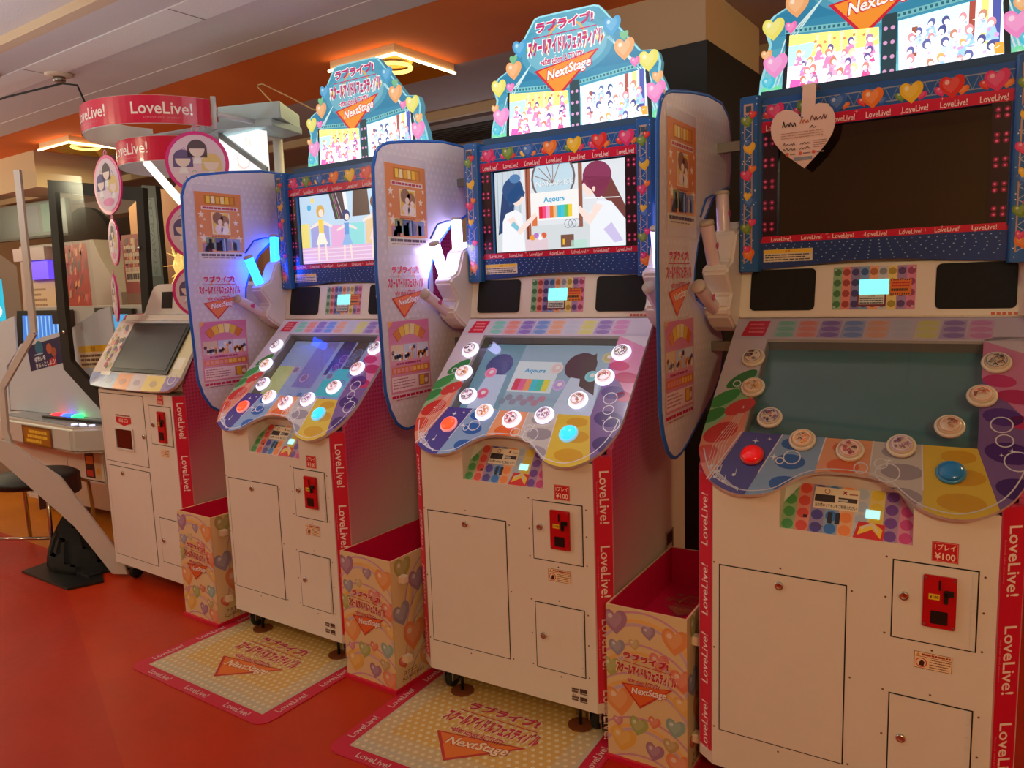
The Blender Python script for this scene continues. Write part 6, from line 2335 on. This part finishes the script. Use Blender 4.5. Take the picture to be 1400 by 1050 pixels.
def background():
    lam = lambda u, v, h: (u, h, v)
    # poster-covered card cabinet, white sides
    t = thing('poster_cabinet', 'white arcade cabinet with red poster panel and violet display, behind the partition', 'arcade machine', (0, 0, 0))
    mb = MB()
    mb.prism([(-6.95, 0), (-5.2, 0), (-5.2, 1.5), (-5.45, 1.8), (-5.55, 1.98), (-6.8, 1.98)], 2.05, 2.6, lam)
    mb.build('cabinet', mat('bg_white', (176, 160, 158), .5), t)
    a = Art()
    a.rect(-6.15, 1.38, -5.66, 1.95, (176, 60, 60), 1)
    r = random.Random(3)
    for _ in range(60):
        x, z = r.uniform(-6.12, -5.7), r.uniform(1.4, 1.9)
        a.poly([(x, z), (x + .03, z + r.uniform(-.04, .06)), (x + .04, z + .08), (x + .01, z + .06)], r.choice([(214, 110, 100), (226, 150, 120), (150, 40, 50), (200, 80, 110), (110, 90, 90), (190, 160, 130)]), 2 + _ % 3)
    a.rect(-6.75, 1.3, -6.2, 1.62, (214, 190, 160), 1)
    a.bars(-6.7, 1.33, -6.4, 1.58, 5, (150, 120, 100), 2, 6, .4)
    a.rect(-6.4, 1.3, -5.66, 1.37, (226, 190, 140), 2)
    a.build('poster', front_map(2.05), PRINT, t)
    mb = MB()
    mb.box(-6.6, -6.2, 1.98, 2.045, 1.65, 1.82)
    mb.build('violet_display', mat('violet_glow', (110, 80, 236), .4, emit=1.1, ecol=(96, 70, 236)), t)
    mb = MB()
    mb.box(-6.75, -6.2, 1.96, 2.045, 1.83, 1.95)
    mb.build('top_lamp', mat('bg_lamp_box', (190, 170, 180), .4), t)
    # cabinet at the left edge with cyan screen
    t = thing('cyan_screen_cabinet', 'grey-white cabinet with cyan screen cut by the left edge', 'arcade machine', (0, 0, 0))
    mb = MB()
    mb.prism([(.72, 0), (1.15, 0), (1.15, 1.72), (1.0, 1.84), (.72, 2.0)], -5.85, -5.10, lambda u, v, h: (h, u, v))
    mb.build('cabinet', mat('bg_white2', (186, 172, 166), .45), t)
    a = Art()
    a.rect(.80, 1.30, 1.03, 1.62, (60, 200, 226), 1)
    a.circle(.95, 1.38, .06, (240, 250, 250), 2)
    a.build('screen', side_R(-5.10), LCD, t)
    # dark round-mouthed display with yellow band
    t = thing('round_display', 'dark display with two big black discs and a yellow band between', 'display', (0, 0, 0))
    mb = MB()
    mb.box(-7.9, -6.2, 3.0, 3.2, 0, 2.3)
    mb.build('panel', mat('disp_dark', (60, 46, 40), .6), t)
    for cx, cz, rr in ((-7.15, 1.95, .5), (-7.1, 1.05, .46)):
        mb = MB()
        mb.prism(ell(cx, cz, rr, rr, 40), 2.93, 2.995, lam)
        mb.build('black_disc', mat('disc_black', (20, 14, 12), .5), t)
    mb = MB()
    mb.prism([(-7.75, 1.42), (-6.4, 1.44), (-6.4, 1.56), (-7.75, 1.55)], 2.96, 2.999, lam)
    mb.build('yellow_band', mat('band_yellow', (190, 160, 40), .5), t)
    mb = MB()
    mb.box(-7.0, -6.8, 2.86, 2.92, 1.92, 2.08)
    mb.build('spot_lamp', mat('spot_metal', (200, 170, 130), .2, .9), t)
    # dark mural under the beige wall
    a = Art()
    t = thing('wall_mural', 'dark teal and violet mural strip on the wall at far left', 'mural', (0, 0, 0))
    mb = MB()
    mb.box(-7.6, -5.75, 1.95, 2.0, 2.03, 2.36)
    mb.build('panel', mat('mural_dark', (60, 50, 50), .6), t)
    a.rect(-7.6, 2.05, -5.75, 2.35, (34, 42, 50), 1)
    a.circle(-7.0, 2.2, .14, (40, 56, 52), 2)
    a.rect(-6.5, 2.08, -6.2, 2.33, (66, 62, 96), 2)
    a.rect(-6.15, 2.08, -5.95, 2.33, (50, 110, 104), 3)
    a.build('mural_print', front_map(1.95), PRINT, t)
    # tall dark banner stand
    t = thing('banner_stand', 'tall grey-green banner stand behind the black-framed screen', 'banner', (0, 0, 0))
    mb = MB()
    mb.prism([(-3.96, 0.02), (-3.80, 0.02), (-3.80, 2.24), (-3.96, 2.26)], 1.5, 1.54, lam)
    mb.build('panel', mat('banner_dark', (40, 46, 46), .5), t)
    a = Art()
    a.rect(-3.93, 1.60, -3.82, 2.16, (76, 92, 92), 1)
    for k, chs in enumerate('STARVALON'):
        a.text(chs, -3.875, 1.64 + k * .06, .042, (40, 50, 52), 2, .07, rot=math.pi / 2)
    a.build('banner_print', front_map(1.5), PRINT, t)
    mb = MB()
    mb.box(-4.05, -3.72, 1.42, 1.62, .0005, .02)
    mb.build('foot', BLACK, t)
    # red poster boards either side of the banner
    for x0, x1, z0, z1, yy, lab, sd in ((-4.42, -4.0, 1.40, 1.93, 1.6, 'red collage poster board left of the banner stand', 5), (-3.78, -3.30, 1.42, 1.87, 1.6, 'red collage poster board right of the banner stand', 9)):
        t = thing('poster_board', lab, 'poster', (0, 0, 0), 0, 'red collage poster boards')
        mb = MB()
        mb.box(x0, x1, yy, yy + .03, z0 - .0, z1)
        mb.box(x0 + .05, x0 + .09, yy + .031, yy + .07, .0005, z1 - .1)
        mb.box(x1 - .09, x1 - .05, yy + .031, yy + .07, .0005, z1 - .1)
        mb.build('board', mat('bg_board', (150, 110, 90), .6), t)
        a = Art()
        a.rect(x0, z0 + .08, x1, z1, (170, 60, 50), 1)
        r = random.Random(sd)
        for _ in range(70):
            x, z = r.uniform(x0 + .01, x1 - .05), r.uniform(z0 + .1, z1 - .06)
            a.poly([(x, z), (x + .03, z + r.uniform(-.03, .03)), (x + .04, z + .05), (x + .005, z + .045)], r.choice([(220, 120, 90), (230, 170, 110), (140, 30, 40), (200, 90, 100), (90, 60, 60), (226, 190, 150)]), 2 + _ % 3)
        if sd == 5:
            for k in range(4):
                a.bars(x0 + .02, z1 - .12 - k * .055, x0 + .24, z1 - .075 - k * .055, 1, (226, 200, 170), 5, k, .6)
            a.rect(x0 + .02, z1 - .36, x0 + .28, z1 - .28, (226, 206, 180), 5)
            a.bars(x0 + .03, z1 - .35, x0 + .27, z1 - .29, 1, (80, 50, 40), 6, 3, .8)
        a.build('poster_print', front_map(yy), PRINT, t)
    # big beige cut-out behind
    t = thing('cutout_board', 'plain tan cut-out board with jagged edge, behind the right disc chain', 'board', (0, 0, 0))
    mb = MB()
    mb.prism([(-4.9, 0), (-3.5, 0), (-3.2, 1.9), (-3.45, 2.50), (-3.62, 2.46), (-3.75, 2.56), (-4.0, 2.40), (-4.2, 2.36), (-4.3, 2.3), (-4.6, 2.34), (-4.9, 2.2)], 2.0, 2.04, lam)
    mb.build('panel', mat('cutout_tan', (190, 142, 114), .7), t)
    for (x, z, s) in ((-3.95, 1.98, .09), (-3.78, 1.99, .035)):
        mb = MB()
        mb.prism([(x, z + s), (x + .5 * s, z + s * .8), (x + .8 * s, z), (x + .4 * s, z - s), (x - .3 * s, z - .9 * s)], 1.985, 1.999, lam)
        mb.build('black_shape', BLACK, t)
    # slim cone shapes at centre back
    for x0, x1, xt0, xt1, y, h, lab in ((-3.10, -2.55, -2.72, -2.58, 3.1, 2.45, 'tan tapering pillar board behind the lit sign box'), (-2.55, -1.9, -2.2, -1.95, 3.1, 2.5, 'tan tapering pillar board behind the second topper')):
        t = thing('tapered_board', lab, 'board', (0, 0, 0))
        mb = MB()
        mb.prism([(x0, 0), (x1, 0), (xt1, h), (xt0, h)], y, y + .1, lam)
        mb.build('panel', mat('cutout_tan2', (170, 128, 104), .7), t)
    # gold figure ornament
    t = thing('gold_ornament', 'small gold spiky ornament on a pedestal beside the right disc chain', 'ornament', (-3.49, 1.42, 0))
    mb = MB()
    mb.box(-.1, .1, -.08, .08, .0005, 1.47)
    mb.build('pedestal', mat('pedestal_dark', (70, 50, 44), .6), t, .004)
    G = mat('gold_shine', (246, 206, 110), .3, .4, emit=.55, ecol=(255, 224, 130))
    mb = MB()
    mb.lathe([(0, 1.47), (.075, 1.47), (.05, 1.52), (.03, 1.6), (.05, 1.66), (.03, 1.72), (.0, 1.76)], (0, 0, 0), (0, 0, 1), 14)
    mb.build('figure_body', G, t)
    mb = MB()
    r = random.Random(8)
    for k in range(16):
        th = k * 2 * math.pi / 16
        rr = .10 + .04 * (k % 3)
        zz = 1.66 + .05 * math.sin(3 * th)
        mb.prism([(0, 0), (.012, .008), (rr * math.cos(th), rr * math.sin(th)), (-.012, .008)], 0, .012, lambda u, v, h: (u, h - .01, zz + v * .9))
    mb.build('spikes', G, t)


background()
bpy.context.view_layer.update()
